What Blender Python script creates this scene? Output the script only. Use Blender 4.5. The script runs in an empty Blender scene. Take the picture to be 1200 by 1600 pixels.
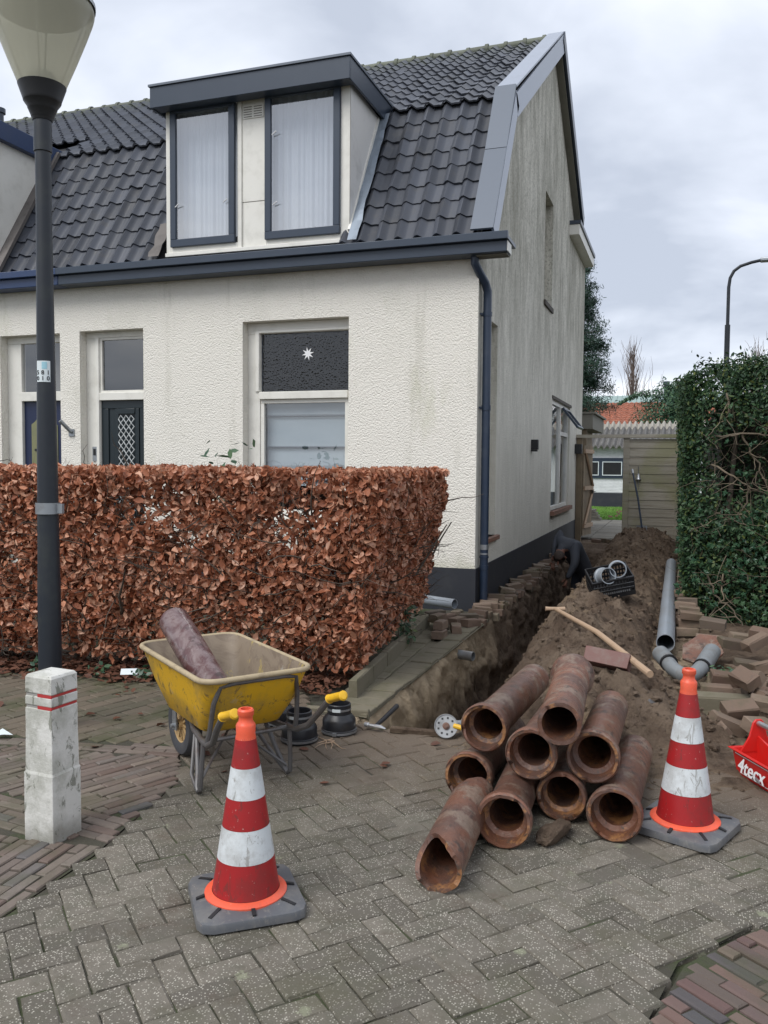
import bpy, bmesh, math, random
import numpy as np
from mathutils import Vector, Matrix, noise as mnoise
random.seed(7); np.random.seed(7)
C = bpy.context.scene.collection
SC = bpy.context.scene
PI = math.pi
# ------------------------------------------------------------------ camera
YAW, PITCH, ROLL = math.radians(19.17), math.radians(3.183), math.radians(.448)
_f = Vector((-math.sin(YAW)*math.cos(PITCH), math.cos(YAW)*math.cos(PITCH), -math.sin(PITCH)))
_r = Vector((math.cos(YAW), math.sin(YAW), 0)); _u = _r.cross(_f)
_r2 = _r*math.cos(ROLL)+_u*math.sin(ROLL); _u2 = -_r*math.sin(ROLL)+_u*math.cos(ROLL)
cam = bpy.data.objects.new('camera', bpy.data.cameras.new('camera')); C.objects.link(cam)
cam.matrix_world = Matrix(((_r2.x, _u2.x, -_f.x, 0), (_r2.y, _u2.y, -_f.y, 0), (_r2.z, _u2.z, -_f.z, 1.7), (0, 0, 0, 1)))
cam.data.sensor_fit = 'AUTO'; cam.data.sensor_width = 36; cam.data.lens = 36*1328/1600
cam.data.clip_start = .05; cam.data.clip_end = 2000
SC.camera = cam
# ------------------------------------------------------------------ light: overcast sky and a veiled sun
SUN_EL, SUN_AZ = math.radians(51), math.radians(207)      # azimuth from +Y clockwise
w = bpy.data.worlds.new('World'); SC.world = w; w.use_nodes = True
nt = w.node_tree; nt.nodes.clear(); NN = nt.nodes.new; LL = nt.links.new
sky = NN('ShaderNodeTexSky'); sky.sky_type = 'NISHITA'; sky.sun_disc = False
sky.sun_elevation = SUN_EL; sky.sun_rotation = SUN_AZ
tc = NN('ShaderNodeTexCoord'); sep = NN('ShaderNodeSeparateXYZ'); LL(tc.outputs['Generated'], sep.inputs[0])
def wm(op, a, b=None):
    n = NN('ShaderNodeMath'); n.operation = op
    for i, v in enumerate((a, b)):
        if v is None: continue
        if isinstance(v, (int, float)): n.inputs[i].default_value = v
        else: LL(v, n.inputs[i])
    return n.outputs[0]
zz = wm('ADD', wm('MAXIMUM', sep.outputs[2], 0), .22)
cmb = NN('ShaderNodeCombineXYZ'); LL(wm('DIVIDE', sep.outputs[0], zz), cmb.inputs[0]); LL(wm('DIVIDE', sep.outputs[1], zz), cmb.inputs[1])
def wnoise(sc, det, off):
    m = NN('ShaderNodeMapping'); m.inputs['Location'].default_value = off; LL(cmb.outputs[0], m.inputs[0])
    n = NN('ShaderNodeTexNoise'); n.inputs['Scale'].default_value = sc; n.inputs['Detail'].default_value = det; n.inputs['Roughness'].default_value = .52
    n.inputs['Distortion'].default_value = .3
    LL(m.outputs[0], n.inputs['Vector']); return n.outputs[0]
cl = wm('ADD', wm('MULTIPLY', wnoise(.9, 5, (3.1, 1.7, 0)), .7), wm('MULTIPLY', wnoise(2.6, 6, (7.7, 4.2, 0)), .3))
ramp = NN('ShaderNodeValToRGB'); LL(cl, ramp.inputs[0])
e = ramp.color_ramp.elements
e[0].position = .39; e[0].color = (3.55, 3.9, 4.6, 1); e[1].position = .63; e[1].color = (6.9, 7.1, 7.45, 1)
k = e.new(.50); k.color = (5.0, 5.35, 6.05, 1)
mx = NN('ShaderNodeMix'); mx.data_type = 'RGBA'; mx.inputs[0].default_value = .95
LL(sky.outputs[0], mx.inputs[6]); LL(ramp.outputs[0], mx.inputs[7])
bg = NN('ShaderNodeBackground'); bg.inputs[1].default_value = .1; LL(mx.outputs[2], bg.inputs[0])
wo = NN('ShaderNodeOutputWorld'); LL(bg.outputs[0], wo.inputs[0])
sl = bpy.data.lights.new('sun', 'SUN'); sl.energy = 1.5; sl.angle = math.radians(36); sl.color = (1, .985, .955)
so = bpy.data.objects.new('sun', sl); C.objects.link(so)
sd = Vector((math.sin(SUN_AZ)*math.cos(SUN_EL), math.cos(SUN_AZ)*math.cos(SUN_EL), math.sin(SUN_EL)))
so.rotation_euler = sd.to_track_quat('Z', 'Y').to_euler(); so.location = (0, 0, 30)
SC.view_settings.view_transform = 'Standard'; SC.view_settings.look = 'None'
SC.view_settings.exposure = 0.76; SC.view_settings.gamma = 1; SC.view_settings.use_curve_mapping = False
SC.cycles.max_bounces = 8; SC.cycles.transparent_max_bounces = 16
# ------------------------------------------------------------------ materials
def _lin(c):
    return tuple(((x/255+.055)/1.055)**2.4 if x/255 > .04045 else x/255/12.92 for x in c)
class Mat:
    """small node-graph builder"""
    def __init__(s, name, rough=.6, metal=0, spec=.5):
        s.m = bpy.data.materials.new(name); s.m.use_nodes = True
        s.nt = s.m.node_tree; s.b = s.nt.nodes['Principled BSDF']
        s.b.inputs['Roughness'].default_value = rough; s.b.inputs['Metallic'].default_value = metal
        s.b.inputs['Specular IOR Level'].default_value = spec
        s.col = None; s.h = None; s._co = {}
    def n(s, t, **kw):
        n = s.nt.nodes.new(t)
        for k, v in kw.items(): setattr(n, k, v)
        return n
    def l(s, a, b): s.nt.links.new(a, b)
    def co(s, kind='world', scale=(1, 1, 1)):
        key = (kind, scale)
        if key in s._co: return s._co[key]
        if kind == 'world': o = s.n('ShaderNodeNewGeometry').outputs['Position']
        else:
            o = s.n('ShaderNodeTexCoord').outputs['Object']
            r = s.n('ShaderNodeObjectInfo').outputs['Random']
            a = s.n('ShaderNodeVectorMath', operation='MULTIPLY_ADD'); a.inputs[1].default_value = (1, 1, 1)
            q = s.n('ShaderNodeMath', operation='MULTIPLY'); q.inputs[1].default_value = 17; s.l(r, q.inputs[0])
            s.l(o, a.inputs[0]); s.l(q.outputs[0], a.inputs[2]); o = a.outputs[0]
        if scale != (1, 1, 1):
            m = s.n('ShaderNodeVectorMath', operation='MULTIPLY'); m.inputs[1].default_value = scale; s.l(o, m.inputs[0]); o = m.outputs[0]
        s._co[key] = o; return o
    def noise(s, scale, detail=4, rough=.55, kind='world', st=(1, 1, 1), dist=0):
        n = s.n('ShaderNodeTexNoise'); n.inputs['Scale'].default_value = scale; n.inputs['Detail'].default_value = detail
        n.inputs['Roughness'].default_value = rough; n.inputs['Distortion'].default_value = dist
        s.l(s.co(kind, st), n.inputs['Vector']); return n.outputs[0]
    def voro(s, scale, kind='world', feature='F1', out='Distance', st=(1, 1, 1), rnd=1):
        n = s.n('ShaderNodeTexVoronoi', feature=feature); n.inputs['Scale'].default_value = scale; n.inputs['Randomness'].default_value = rnd
        s.l(s.co(kind, st), n.inputs['Vector']); return n.outputs[out]
    def math(s, op, a, b=0., c=0.):
        n = s.n('ShaderNodeMath', operation=op)
        for i, v in enumerate((a, b, c)):
            if isinstance(v, (int, float)): n.inputs[i].default_value = v
            else: s.l(v, n.inputs[i])
        return n.outputs[0]
    def step(s, v, lo, hi):
        n = s.n('ShaderNodeMapRange', interpolation_type='SMOOTHSTEP'); s.l(v, n.inputs[0])
        n.inputs[1].default_value = lo; n.inputs[2].default_value = hi; return n.outputs[0]
    def axis(s, i, kind='world'):
        n = s.n('ShaderNodeSeparateXYZ'); s.l(s.co(kind), n.inputs[0]); return n.outputs[i]
    def rnd(s):
        a = s.n('ShaderNodeNewGeometry').outputs['Random Per Island']; b = s.n('ShaderNodeObjectInfo').outputs['Random']
        return s.math('FRACT', s.math('ADD', a, b))
    def base(s, c): 
        n = s.n('ShaderNodeRGB'); n.outputs[0].default_value = (*c, 1); s.col = n.outputs[0]; return s
    def mix(s, fac, c, blend='MIX'):
        n = s.n('ShaderNodeMix', data_type='RGBA', blend_type=blend)
        if isinstance(fac, (int, float)): n.inputs[0].default_value = fac
        else: s.l(fac, n.inputs[0])
        s.l(s.col, n.inputs[6])
        if isinstance(c, tuple): n.inputs[7].default_value = (*c, 1)
        else: s.l(c, n.inputs[7])
        s.col = n.outputs[2]; return s
    def ramp(s, fac, *stops):
        n = s.n('ShaderNodeValToRGB'); s.l(fac, n.inputs[0]); el = n.color_ramp.elements
        while len(el) < len(stops): el.new(.5)
        for q, (p, c) in zip(el, stops): q.position = p; q.color = (*c, 1)
        s.col = n.outputs[0]; return s
    def val(s, amount, fac=None):
        """brightness jitter per piece"""
        f = s.rnd() if fac is None else fac
        v = s.math('MULTIPLY_ADD', f, 2*amount, 1-amount)
        n = s.n('ShaderNodeVectorMath', operation='SCALE'); s.l(s.col, n.inputs[0]); s.l(v, n.inputs['Scale']); s.col = n.outputs[0]; return s
    def bump(s, h, strength=.5, dist=.01):
        n = s.n('ShaderNodeBump'); n.inputs['Strength'].default_value = strength; n.inputs['Distance'].default_value = dist
        s.l(h, n.inputs['Height'])
        if s.h is not None: s.l(s.h, n.inputs['Normal'])
        s.h = n.outputs[0]; return s
    def rough(s, v): s.l(v, s.b.inputs['Roughness']); return s
    def done(s):
        if s.col is not None: s.l(s.col, s.b.inputs['Base Color'])
        if s.h is not None: s.l(s.h, s.b.inputs['Normal'])
        return s.m
def plain(name, c, rough=.5, metal=0, grime=.25, gs=9, kind='obj', jitter=0, bump=0, spec=.5, dirt=(.12, .10, .08)):
    m = Mat(name, rough, metal, spec).base(c)
    if jitter: m.val(jitter)
    if grime: m.mix(m.math('MULTIPLY', m.step(m.noise(gs, 6, .6, kind), .45, .75), grime), dirt)
    if bump: m.bump(m.noise(60, 3, .6, kind), bump, .003)
    return m.done()
M = {}
# concrete pavers: exposed white grit, moss, soil dust near the trench
def paver_mat():
    m = Mat('concrete_paver', .8, 0, .35).base((.142, .126, .103)); m.val(.26)
    m.mix(m.math('MULTIPLY', m.step(m.noise(9, 4), .42, .7), .6), (.105, .10, .075))
    g = m.voro(115); cellc = m.voro(115, out='Color'); sp = m.n('ShaderNodeSeparateColor'); m.l(cellc, sp.inputs[0])
    pick = m.step(sp.outputs[0], .42, .60)
    worn = m.step(m.noise(2.2, 3), .26, .52)
    m.mix(m.math('MULTIPLY', m.math('MULTIPLY', m.math('SUBTRACT', 1, m.step(g, .22, .42)), pick), worn), (.43, .40, .34))
    m.mix(m.math('MULTIPLY', m.math('MULTIPLY', m.math('SUBTRACT', 1, m.step(m.voro(62), .10, .17)), m.step(m.noise(40, 1), .5, .54)), .8), (.48, .45, .39))
    m.mix(m.math('MULTIPLY', m.step(m.noise(1.5, 6, .7), .48, .70), .55), (.085, .082, .045))       # moss
    m.mix(m.math('MULTIPLY', m.step(m.noise(6.5, 6, .7), .50, .70), .55), (.095, .082, .058))
    m.mix(m.math('MULTIPLY', m.step(m.noise(.7, 4, .6), .45, .7), .35), (.075, .070, .05))
    # lichen discs
    m.mix(m.math('MULTIPLY', m.math('SUBTRACT', 1, m.step(m.math('ADD', m.voro(3.2), m.math('MULTIPLY', m.noise(34, 5, .75), .34)), .22, .27)), .6), (.26, .27, .18))
    # soil carried out of the trench
    d = m.step(m.math('ADD', m.axis(1), m.math('MULTIPLY', m.noise(1.6, 4), 1.4)), 4.35, 5.7)
    m.mix(m.math('MULTIPLY', d, .8), (.135, .10, .072))
    m.mix(m.math('MULTIPLY', m.step(m.noise(2.4, 6, .7, st=(1, 1.3, 1)), .56, .72), .65), (.085, .062, .045))
    m.bump(m.noise(170, 3, .7), .55, .004).bump(m.noise(24, 3), .4, .008)
    return m.done()
M['paver'] = paver_mat()
def clay_mat(name, stops, moss=.5):
    m = Mat(name, .75, 0, .4); m.ramp(m.rnd(), *stops)
    m.mix(m.math('MULTIPLY', m.step(m.noise(30, 4), .5, .8), .4), (.10, .085, .075))
    m.mix(m.math('MULTIPLY', m.step(m.noise(1.9, 5, .65), .46, .66), moss), (.06, .068, .028))
    m.bump(m.noise(90, 4, .65), .5, .004)
    return m.done()
M['clay_paver'] = clay_mat('clay_paver', ((0, (.135, .095, .078)), (.3, (.17, .135, .115)), (.55, (.125, .10, .085)), (.8, (.21, .17, .14)), (1, (.10, .095, .095))))
M['red_paver'] = clay_mat('red_clay_paver', ((0, (.145, .078, .066)), (.25, (.075, .072, .074)), (.5, (.155, .095, .08)), (.75, (.14, .118, .092)), (1, (.095, .07, .062))), .5)
M['tan_paver'] = clay_mat('tan_paver', ((0, (.125, .108, .078)), (.5, (.15, .12, .088)), (1, (.105, .095, .065))), .75)
M['loose_brick'] = clay_mat('loose_brick', ((0, (.13, .082, .06)), (.25, (.19, .135, .098)), (.5, (.105, .08, .062)), (.75, (.165, .105, .076)), (1, (.22, .17, .125))), .5)
def joint():
    m = Mat('joint_sand', .95).base((.055, .05, .036))
    m.mix(m.step(m.noise(3, 5), .45, .6), (.045, .055, .022)); m.mix(m.math('MULTIPLY', m.step(m.noise(14, 5, .7), .5, .66), .35), (.075, .064, .045)); m.bump(m.noise(60, 4), .8, .012); return m.done()
M['joint'] = joint()
def soil():
    m = Mat('soil', .95, 0, .2).base((.160, .114, .082))
    m.mix(m.step(m.noise(2.1, 5, .6), .44, .62), (.235, .175, .127))
    m.mix(m.math('MULTIPLY', m.step(m.noise(9, 5, .65), .52, .68), .8), (.075, .052, .038))
    # yellow subsoil sand: the upper trench wall near its mouth, streaks on the heap
    z = m.axis(2); y = m.axis(1)
    band = m.math('MULTIPLY', m.step(m.math('ADD', z, m.math('MULTIPLY', m.noise(5, 5), .5)), -.45, .02), m.math('SUBTRACT', 1, m.step(z, -.05, .02)))
    near = m.math('SUBTRACT', 1, m.step(m.math('ADD', y, m.math('MULTIPLY', m.noise(1.4, 3), 2)), 8.6, 11.2))
    m.mix(m.math('MULTIPLY', band, near), (.56, .44, .30))
    m.mix(m.math('MULTIPLY', m.step(m.noise(1.25, 4, .7), .57, .66), .75), (.30, .22, .145))
    m.mix(m.math('MULTIPLY', m.step(m.noise(55, 3, .7), .62, .72), .5), (.30, .24, .17))
    m.bump(m.noise(22, 7, .75), 1.0, .06).bump(m.noise(110, 4, .7), .7, .012)
    return m.done()
M['soil'] = soil()
def stucco(name, side):
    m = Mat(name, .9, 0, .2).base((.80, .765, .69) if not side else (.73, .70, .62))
    m.mix(m.math('MULTIPLY', m.step(m.noise(.9, 5, .6), .5, .75), .35), (.60, .585, .50))
    z = m.axis(2)
    m.mix(m.math('MULTIPLY', m.step(m.noise(1, 5, .7, st=(3.2, 3.2, .35)), .56, .72), .28), (.46, .44, .36))
    if side:
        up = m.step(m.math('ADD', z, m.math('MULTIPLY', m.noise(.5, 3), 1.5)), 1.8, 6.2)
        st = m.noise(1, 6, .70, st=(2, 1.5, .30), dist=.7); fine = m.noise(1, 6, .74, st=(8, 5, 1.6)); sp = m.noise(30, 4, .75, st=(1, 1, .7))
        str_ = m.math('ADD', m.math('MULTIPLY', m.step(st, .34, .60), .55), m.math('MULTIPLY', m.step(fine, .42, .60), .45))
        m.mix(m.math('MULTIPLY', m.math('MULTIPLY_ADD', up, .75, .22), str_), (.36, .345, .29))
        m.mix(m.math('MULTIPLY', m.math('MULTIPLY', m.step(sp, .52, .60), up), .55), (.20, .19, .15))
    else:
        m.mix(m.math('MULTIPLY', m.step(m.noise(1, 5, .7, st=(1.5, 1.5, .5)), .58, .72), .35), (.50, .50, .34))
        gr = m.math('SUBTRACT', 1, m.step(m.math('ADD', z, m.math('MULTIPLY', m.noise(4, 4), .4)), .62, .84))
        m.mix(m.math('MULTIPLY', gr, .4), (.35, .36, .22))
    if side: m.bump(m.noise(55, 5, .65), .6, .02).bump(m.noise(20, 4, .6), .3, .02); return m.done()
    v = m.voro(52, feature='SMOOTH_F1'); v2 = m.voro(88, feature='F1')
    m.bump(m.math('MULTIPLY_ADD', m.noise(60, 4, .6), .9, m.math('MULTIPLY', v, -.9)), .62, .020).bump(v2, -.4 if False else .4, .008)
    return m.done()
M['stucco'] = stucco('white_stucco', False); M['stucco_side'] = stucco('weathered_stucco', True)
M['plinth'] = plain('black_plinth_paint', (.024, .027, .035), .6, 0, .35, 4, 'world', bump=.3, dirt=(.06, .06, .06))
M['slate_paint'] = plain('slate_paint', (.034, .048, .072), .35, 0, .2, 3, dirt=(.06, .075, .10))
M['blue_paint'] = plain('blue_paint', (.022, .045, .115), .35, 0, .2, 3, dirt=(.06, .07, .09))
M['pipe_paint'] = plain('downpipe_paint', (.022, .036, .065), .35, 0, .2, 5, dirt=(.10, .11, .12))
M['white_paint'] = plain('white_paint', (.74, .72, .66), .45, 0, .3, 5, dirt=(.4, .38, .32))
M['cheek'] = plain('cheek_board', (.70, .68, .65), .6, 0, .5, 2.5, dirt=(.38, .36, .34))
M['zinc'] = plain('zinc', (.12, .138, .168), .5, .25, .35, 2.2, dirt=(.12, .14, .17))
M['zinc_light'] = plain('zinc_light', (.36, .39, .45), .4, .35, .3, 2, dirt=(.30, .32, .36))
M['brown_lead'] = plain('weathered_flashing', (.14, .125, .115), .7, .1, .6, 8, dirt=(.07, .06, .055), bump=.5)
M['zinc_mid'] = plain('scuffed_guard_steel', (.34, .35, .36), .5, .4, .6, 14, dirt=(.16, .15, .14))
M['lead'] = plain('lead_flashing', (.24, .28, .33), .5, .3, .6, 6, dirt=(.10, .12, .15), bump=.5)
M['soffit'] = plain('soffit', (.20, .19, .16), .8)
def rooftile():
    m = Mat('glazed_roof_tile', .42, 0, .4).base((.055, .060, .074)); m.val(.3)
    m.mix(m.math('MULTIPLY', m.step(m.noise(5, 4), .5, .72), .45), (.075, .072, .07))
    m.mix(m.math('MULTIPLY', m.step(m.noise(14, 5, .7), .62, .72), .5), (.10, .105, .07))
    up = m.step(m.axis(2), 8.3, 9.1)
    m.mix(m.math('MULTIPLY', m.math('MULTIPLY', up, m.step(m.noise(6, 4), .42, .6)), .6), (.09, .10, .06))
    m.bump(m.noise(50, 3), .25, .005); return m.done()
M['tile'] = rooftile()
M['ridge'] = plain('ridge_tile', (.12, .13, .10), .7, 0, .6, 5, 'world', jitter=.25, dirt=(.07, .085, .04), bump=.4)
M['deck'] = plain('roof_deck', (.015, .015, .017), .9, 0, 0)
def glass(name, tint=(.9, .95, 1), refl=.12, rough=.0, bump=0):
    m = Mat(name); nt = m.nt; nt.nodes.remove(m.b)
    tr = m.n('ShaderNodeBsdfTransparent'); tr.inputs[0].default_value = (*tint, 1)
    gl = m.n('ShaderNodeBsdfGlossy'); gl.inputs['Roughness'].default_value = rough
    fr = m.n('ShaderNodeLayerWeight'); fr.inputs[0].default_value = .5
    if bump:
        b = m.n('ShaderNodeBump'); b.inputs['Strength'].default_value = bump; b.inputs['Distance'].default_value = .01
        m.l(m.voro(42, feature='SMOOTH_F1'), b.inputs['Height']); m.l(b.outputs[0], gl.inputs['Normal']); pass
    f = m.math('ADD', m.math('MULTIPLY', m.math('POWER', fr.outputs['Facing'], 4), .7), refl+.04)
    mx = m.n('ShaderNodeMixShader'); m.l(f, mx.inputs[0]); m.l(tr.outputs[0], mx.inputs[1]); m.l(gl.outputs[0], mx.inputs[2])
    m.l(mx.outputs[0], nt.nodes['Material Output'].inputs[0]); return m.m
M['glass'] = glass('window_glass', (.95, .97, 1), .14); M['sky_glass'] = glass('upper_window_glass', (.93, .96, 1), .34); M['figured'] = glass('figured_glass', (.24, .29, .38), .05, .08, .4); M['dark_glass'] = glass('dark_glass', (.25, .28, .3), .03)
M['curtain'] = plain('net_curtain', (.62, .64, .66), .9, 0, 0)
M['blind'] = plain('roman_blind', (.36, .41, .42), .9, 0, .15, 3, dirt=(.5, .55, .56))
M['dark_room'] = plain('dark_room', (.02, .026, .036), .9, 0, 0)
M['door_green'] = plain('door_paint', (.010, .018, .022), .35, 0, 0)
M['door_blue'] = plain('navy_door_paint', (.012, .02, .06), .35, 0, 0)
M['door_panel'] = plain('door_panel_glass', (.20, .20, .10), .25, 0, .5, 4, dirt=(.12, .14, .10))
M['iron'] = plain('white_grille_iron', (.6, .62, .62), .4, .2, 0)
M['terracotta'] = plain('terracotta_sill', (.24, .115, .075), .6, 0, .4, 8, jitter=.1)
M['dark_brick'] = plain('dark_sill', (.07, .06, .05), .8, 0, .4)
M['black'] = plain('black_plastic', (.012, .012, .014), .45, 0, .3, 9, dirt=(.06, .055, .05))
M['rubber'] = plain('black_rubber', (.014, .015, .019), .38, 0, .3, 12, dirt=(.07, .062, .05))
M['pole'] = plain('pole_paint', (.012, .016, .023), .45, 0, .35, 6, 'world', dirt=(.045, .05, .04))
M['steel'] = plain('galvanised_steel', (.36, .38, .40), .4, .7, .5, 9, dirt=(.15, .12, .10))
M['pvc'] = plain('grey_pvc', (.27, .30, .335), .35, 0, .35, 4, dirt=(.20, .19, .17))
M['pvc_old'] = plain('muddy_pvc', (.20, .215, .225), .5, 0, .6, 7, dirt=(.12, .10, .08))
M['wood_pale'] = plain('pale_handle_wood', (.42, .29, .19), .6, 0, .4, 8, dirt=(.22, .15, .10))
def wood():
    m = Mat('weathered_fence_board', .85).base((.40, .365, .30)); m.val(.12)
    m.mix(m.step(m.noise(1, 5, .65, st=(1.2, 1.2, 22)), .42, .7), (.29, .255, .20))
    m.mix(m.math('MULTIPLY', m.step(m.noise(1.1, 4), .45, .65), .6), (.27, .27, .13))
    m.bump(m.noise(1, 4, st=(3, 3, 60)), .4, .005); return m.done()
M['wood'] = wood()
M['wood_gate'] = plain('gate_wood', (.26, .20, .13), .8, 0, .5, 5, 'world', jitter=.25, dirt=(.09, .07, .05))
M['fibre'] = plain('fibre_cement', (.12, .115, .11), .9, 0, .6, 5, 'world', dirt=(.24, .23, .21))
M['white_brick'] = plain('white_brick', (.72, .74, .74), .7, 0, .15, 3, 'world', jitter=.04)
M['orange_tile'] = plain('orange_roof_tile', (.30, .105, .06), .75, 0, .5, 4, 'world', jitter=.3, dirt=(.16, .08, .05))
M['green_metal'] = plain('green_metal_ridge', (.30, .40, .37), .5, .2, .3)
M['grass'] = plain('grass_blade', (.11, .24, .03), .7, 0, 0, jitter=.35)
M['lawn'] = plain('lawn_soil', (.05, .10, .02), .95, 0, .3)
M['slab'] = plain('concrete_slab', (.19, .175, .145), .9, 0, .6, 3, 'world', jitter=.1, bump=.4, dirt=(.12, .11, .09))
def leafmat(name, stops, rough=.55, trans=.25, mot=.4):
    m = Mat(name, rough, 0, .35); m.ramp(m.rnd(), *stops)
    nt = m.nt; out = nt.nodes['Material Output']
    t = m.n('ShaderNodeBsdfTranslucent'); m.l(m.col, t.inputs[0]); m.done()
    mx = m.n('ShaderNodeMixShader'); mx.inputs[0].default_value = trans
    m.l(m.b.outputs[0], mx.inputs[1]); m.l(t.outputs[0], mx.inputs[2]); m.l(mx.outputs[0], out.inputs[0]); return m.m
M['beech'] = leafmat('dry_beech_leaf', ((0, (.25, .085, .044)), (.3, (.43, .165, .088)), (.6, (.54, .235, .135)), (.85, (.68, .39, .26)), (1, (.33, .165, .105))), .38, .22)
M['litter'] = leafmat('fallen_leaf', ((0, (.11, .045, .028)), (.5, (.17, .075, .045)), (1, (.085, .04, .028))), .6, .1)
M['evergreen'] = leafmat('evergreen_leaf', ((0, (.014, .038, .018)), (.5, (.028, .064, .026)), (.85, (.048, .096, .036)), (1, (.11, .13, .03))), .55, .12)
M['ivy'] = leafmat('ivy_leaf', ((0, (.018, .05, .028)), (.6, (.032, .08, .038)), (1, (.06, .11, .05))), .35, .08)
M['needle'] = leafmat('conifer_needle', ((0, (.016, .042, .028)), (.6, (.03, .07, .045)), (1, (.05, .095, .055))), .5, .1)
M['bluebush'] = leafmat('bush_leaf', ((0, (.03, .075, .045)), (.6, (.055, .12, .065)), (1, (.09, .16, .07))), .5, .12)
M['bark'] = plain('twig_bark', (.085, .068, .052), .85, 0, .3, 8, 'world', jitter=.25)
M['pale_bark'] = plain('dead_branch', (.15, .118, .08), .85, 0, .4, 8, 'world', jitter=.3)
M['poplar'] = plain('bare_twigs', (.16, .12, .10), .9, 0, 0, jitter=.25)
def claypipe(name, inner=False):
    m = Mat(name, .5 if not inner else .6, 0, .5)
    m.base((.178, .080, .050) if not inner else (.15, .062, .035)); m.val(.15)
    m.mix(m.math('MULTIPLY', m.step(m.noise(4, 5, .6, 'obj'), .40, .60), .8), (.098, .058, .046))
    m.mix(m.math('MULTIPLY', m.step(m.noise(7, 6, .72, 'obj'), .50, .60), .7), (.225, .172, .132) if not inner else (.36, .17, .065))
    m.mix(m.math('MULTIPLY', m.step(m.noise(16, 5, .75, 'obj'), .56, .62), .85), (.062, .043, .034))
    m.rough(m.math('MULTIPLY_ADD', m.noise(8, 4, .6, 'obj'), .7, .08)); m.bump(m.noise(16, 6, .7, 'obj'), .7, .016); return m.done()
M['claypipe'] = claypipe('salt_glazed_clay'); M['claypipe_in'] = claypipe('clay_pipe_bore', True)
def wetpipe():
    m = Mat('wet_glazed_pipe', .3, 0, .6).base((.095, .042, .042))
    m.mix(m.math('MULTIPLY', m.step(m.noise(9, 5, .65, 'obj', dist=1.2), .38, .62), .85), (.21, .155, .15))
    m.mix(m.math('MULTIPLY', m.step(m.noise(14, 4, .6, 'obj', dist=.8), .55, .70), .8), (.045, .024, .02))
    m.rough(m.math('MULTIPLY_ADD', m.noise(10, 4, .6, 'obj'), .4, .02)); m.bump(m.noise(16, 4, .6, 'obj'), .3, .01); return m.done()
M['wetpipe'] = wetpipe()
def conemat(name, c, sc, f):
    m = Mat(name, .42, 0, .5).base(c)
    m.mix(m.math('MULTIPLY', m.step(m.noise(7, 6, .7, 'obj'), .42, .64), .5), sc)
    m.mix(m.math('MULTIPLY', m.step(m.noise(24, 5, .75, 'obj', (1, 1, .3), .8), .57, .63), f), sc)
    m.mix(m.math('MULTIPLY', m.step(m.noise(55, 3, .75, 'obj'), .66, .70), f*.6), (.55, .42, .38) if c[1] < .2 else (.12, .11, .10))
    m.bump(m.noise(40, 3, .6, 'obj'), .15, .003); return m.done()
M['cone_red'] = conemat('red_reflective_sleeve', (.33, .012, .014), (.17, .025, .022), .85)
M['cone_white'] = conemat('white_reflective_sleeve', (.62, .65, .66), (.28, .27, .25), .8)
M['cone_orange'] = conemat('orange_cone_plastic', (.80, .105, .045), (.5, .10, .06), .4)
M['cone_base'] = conemat('cone_foot_rubber', (.10, .105, .115), (.19, .18, .165), .6)
def concretewhite():
    m = Mat('limewashed_concrete', .85, 0, .25).base((.64, .63, .59))
    m.mix(m.math('MULTIPLY', m.step(m.noise(3.5, 6, .7, 'obj'), .46, .66), .7), (.34, .34, .29))
    m.mix(m.math('MULTIPLY', m.step(m.noise(11, 6, .7, 'obj', (1, 1, .5), 1.0), .56, .61), .75), (.15, .155, .12))
    m.mix(m.math('MULTIPLY', m.step(m.noise(2.2, 4, .6, 'obj'), .55, .68), .5), (.20, .23, .11))
    lo = m.math('SUBTRACT', 1, m.step(m.math('ADD', m.axis(2), m.math('MULTIPLY', m.noise(8, 4), .12)), .05, .17))
    m.mix(m.math('MULTIPLY', lo, .6), (.14, .13, .10))
    m.bump(m.noise(30, 6, .7, 'obj'), .5, .01); return m.done()
M['bollard'] = concretewhite()
M['reflector'] = plain('red_reflector', (.45, .05, .05), .3, 0, .2)
M['grey_groove'] = plain('groove', (.32, .31, .29), .8)
def barrow():
    m = Mat('yellow_tray', .45, 0, .45).base((.70, .40, .012))
    m.mix(m.math('MULTIPLY', m.step(m.noise(4, 6, .7, 'obj'), .44, .68), .7), (.33, .22, .06))
    m.mix(m.math('MULTIPLY', m.step(m.noise(18, 6, .75, 'obj', (1, 1, .5), .8), .55, .62), .8), (.15, .10, .05))
    m.mix(m.math('MULTIPLY', m.step(m.noise(12, 6, .8, 'obj'), .60, .66), .6), (.42, .36, .26))
    m.bump(m.noise(20, 4, .6, 'obj'), .25, .004); return m.done()
M['tray'] = barrow()
def barrow_in():
    m = Mat('muddy_tray_inside', .6, 0, .35).base((.235, .185, .135))
    m.mix(m.math('MULTIPLY', m.step(m.noise(5, 6, .7, 'obj', dist=.8), .45, .62), .8), (.155, .115, .085))
    m.mix(m.math('MULTIPLY', m.step(m.noise(9, 6, .75, 'obj', (1, 1, .4)), .57, .66), .8), (.42, .32, .10))
    m.mix(m.math('MULTIPLY', m.step(m.noise(14, 6, .75, 'obj'), .6, .68), .7), (.34, .31, .27)); m.bump(m.noise(20, 4, .6, 'obj'), .3, .004); return m.done()
M['tray_in'] = barrow_in()
M['rim'] = plain('chipped_rim', (.40, .32, .20), .6, 0, .6, 14, dirt=(.20, .15, .10))
M['frame_steel'] = plain('rusty_frame_tube', (.13, .125, .125), .45, .4, .7, 8, dirt=(.07, .035, .02))
M['grip'] = plain('yellow_grip', (.75, .43, .02), .4, 0, .3, 20)
M['hub'] = plain('wheel_hub', (.50, .34, .16), .5, 0, .4, 12)
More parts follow.
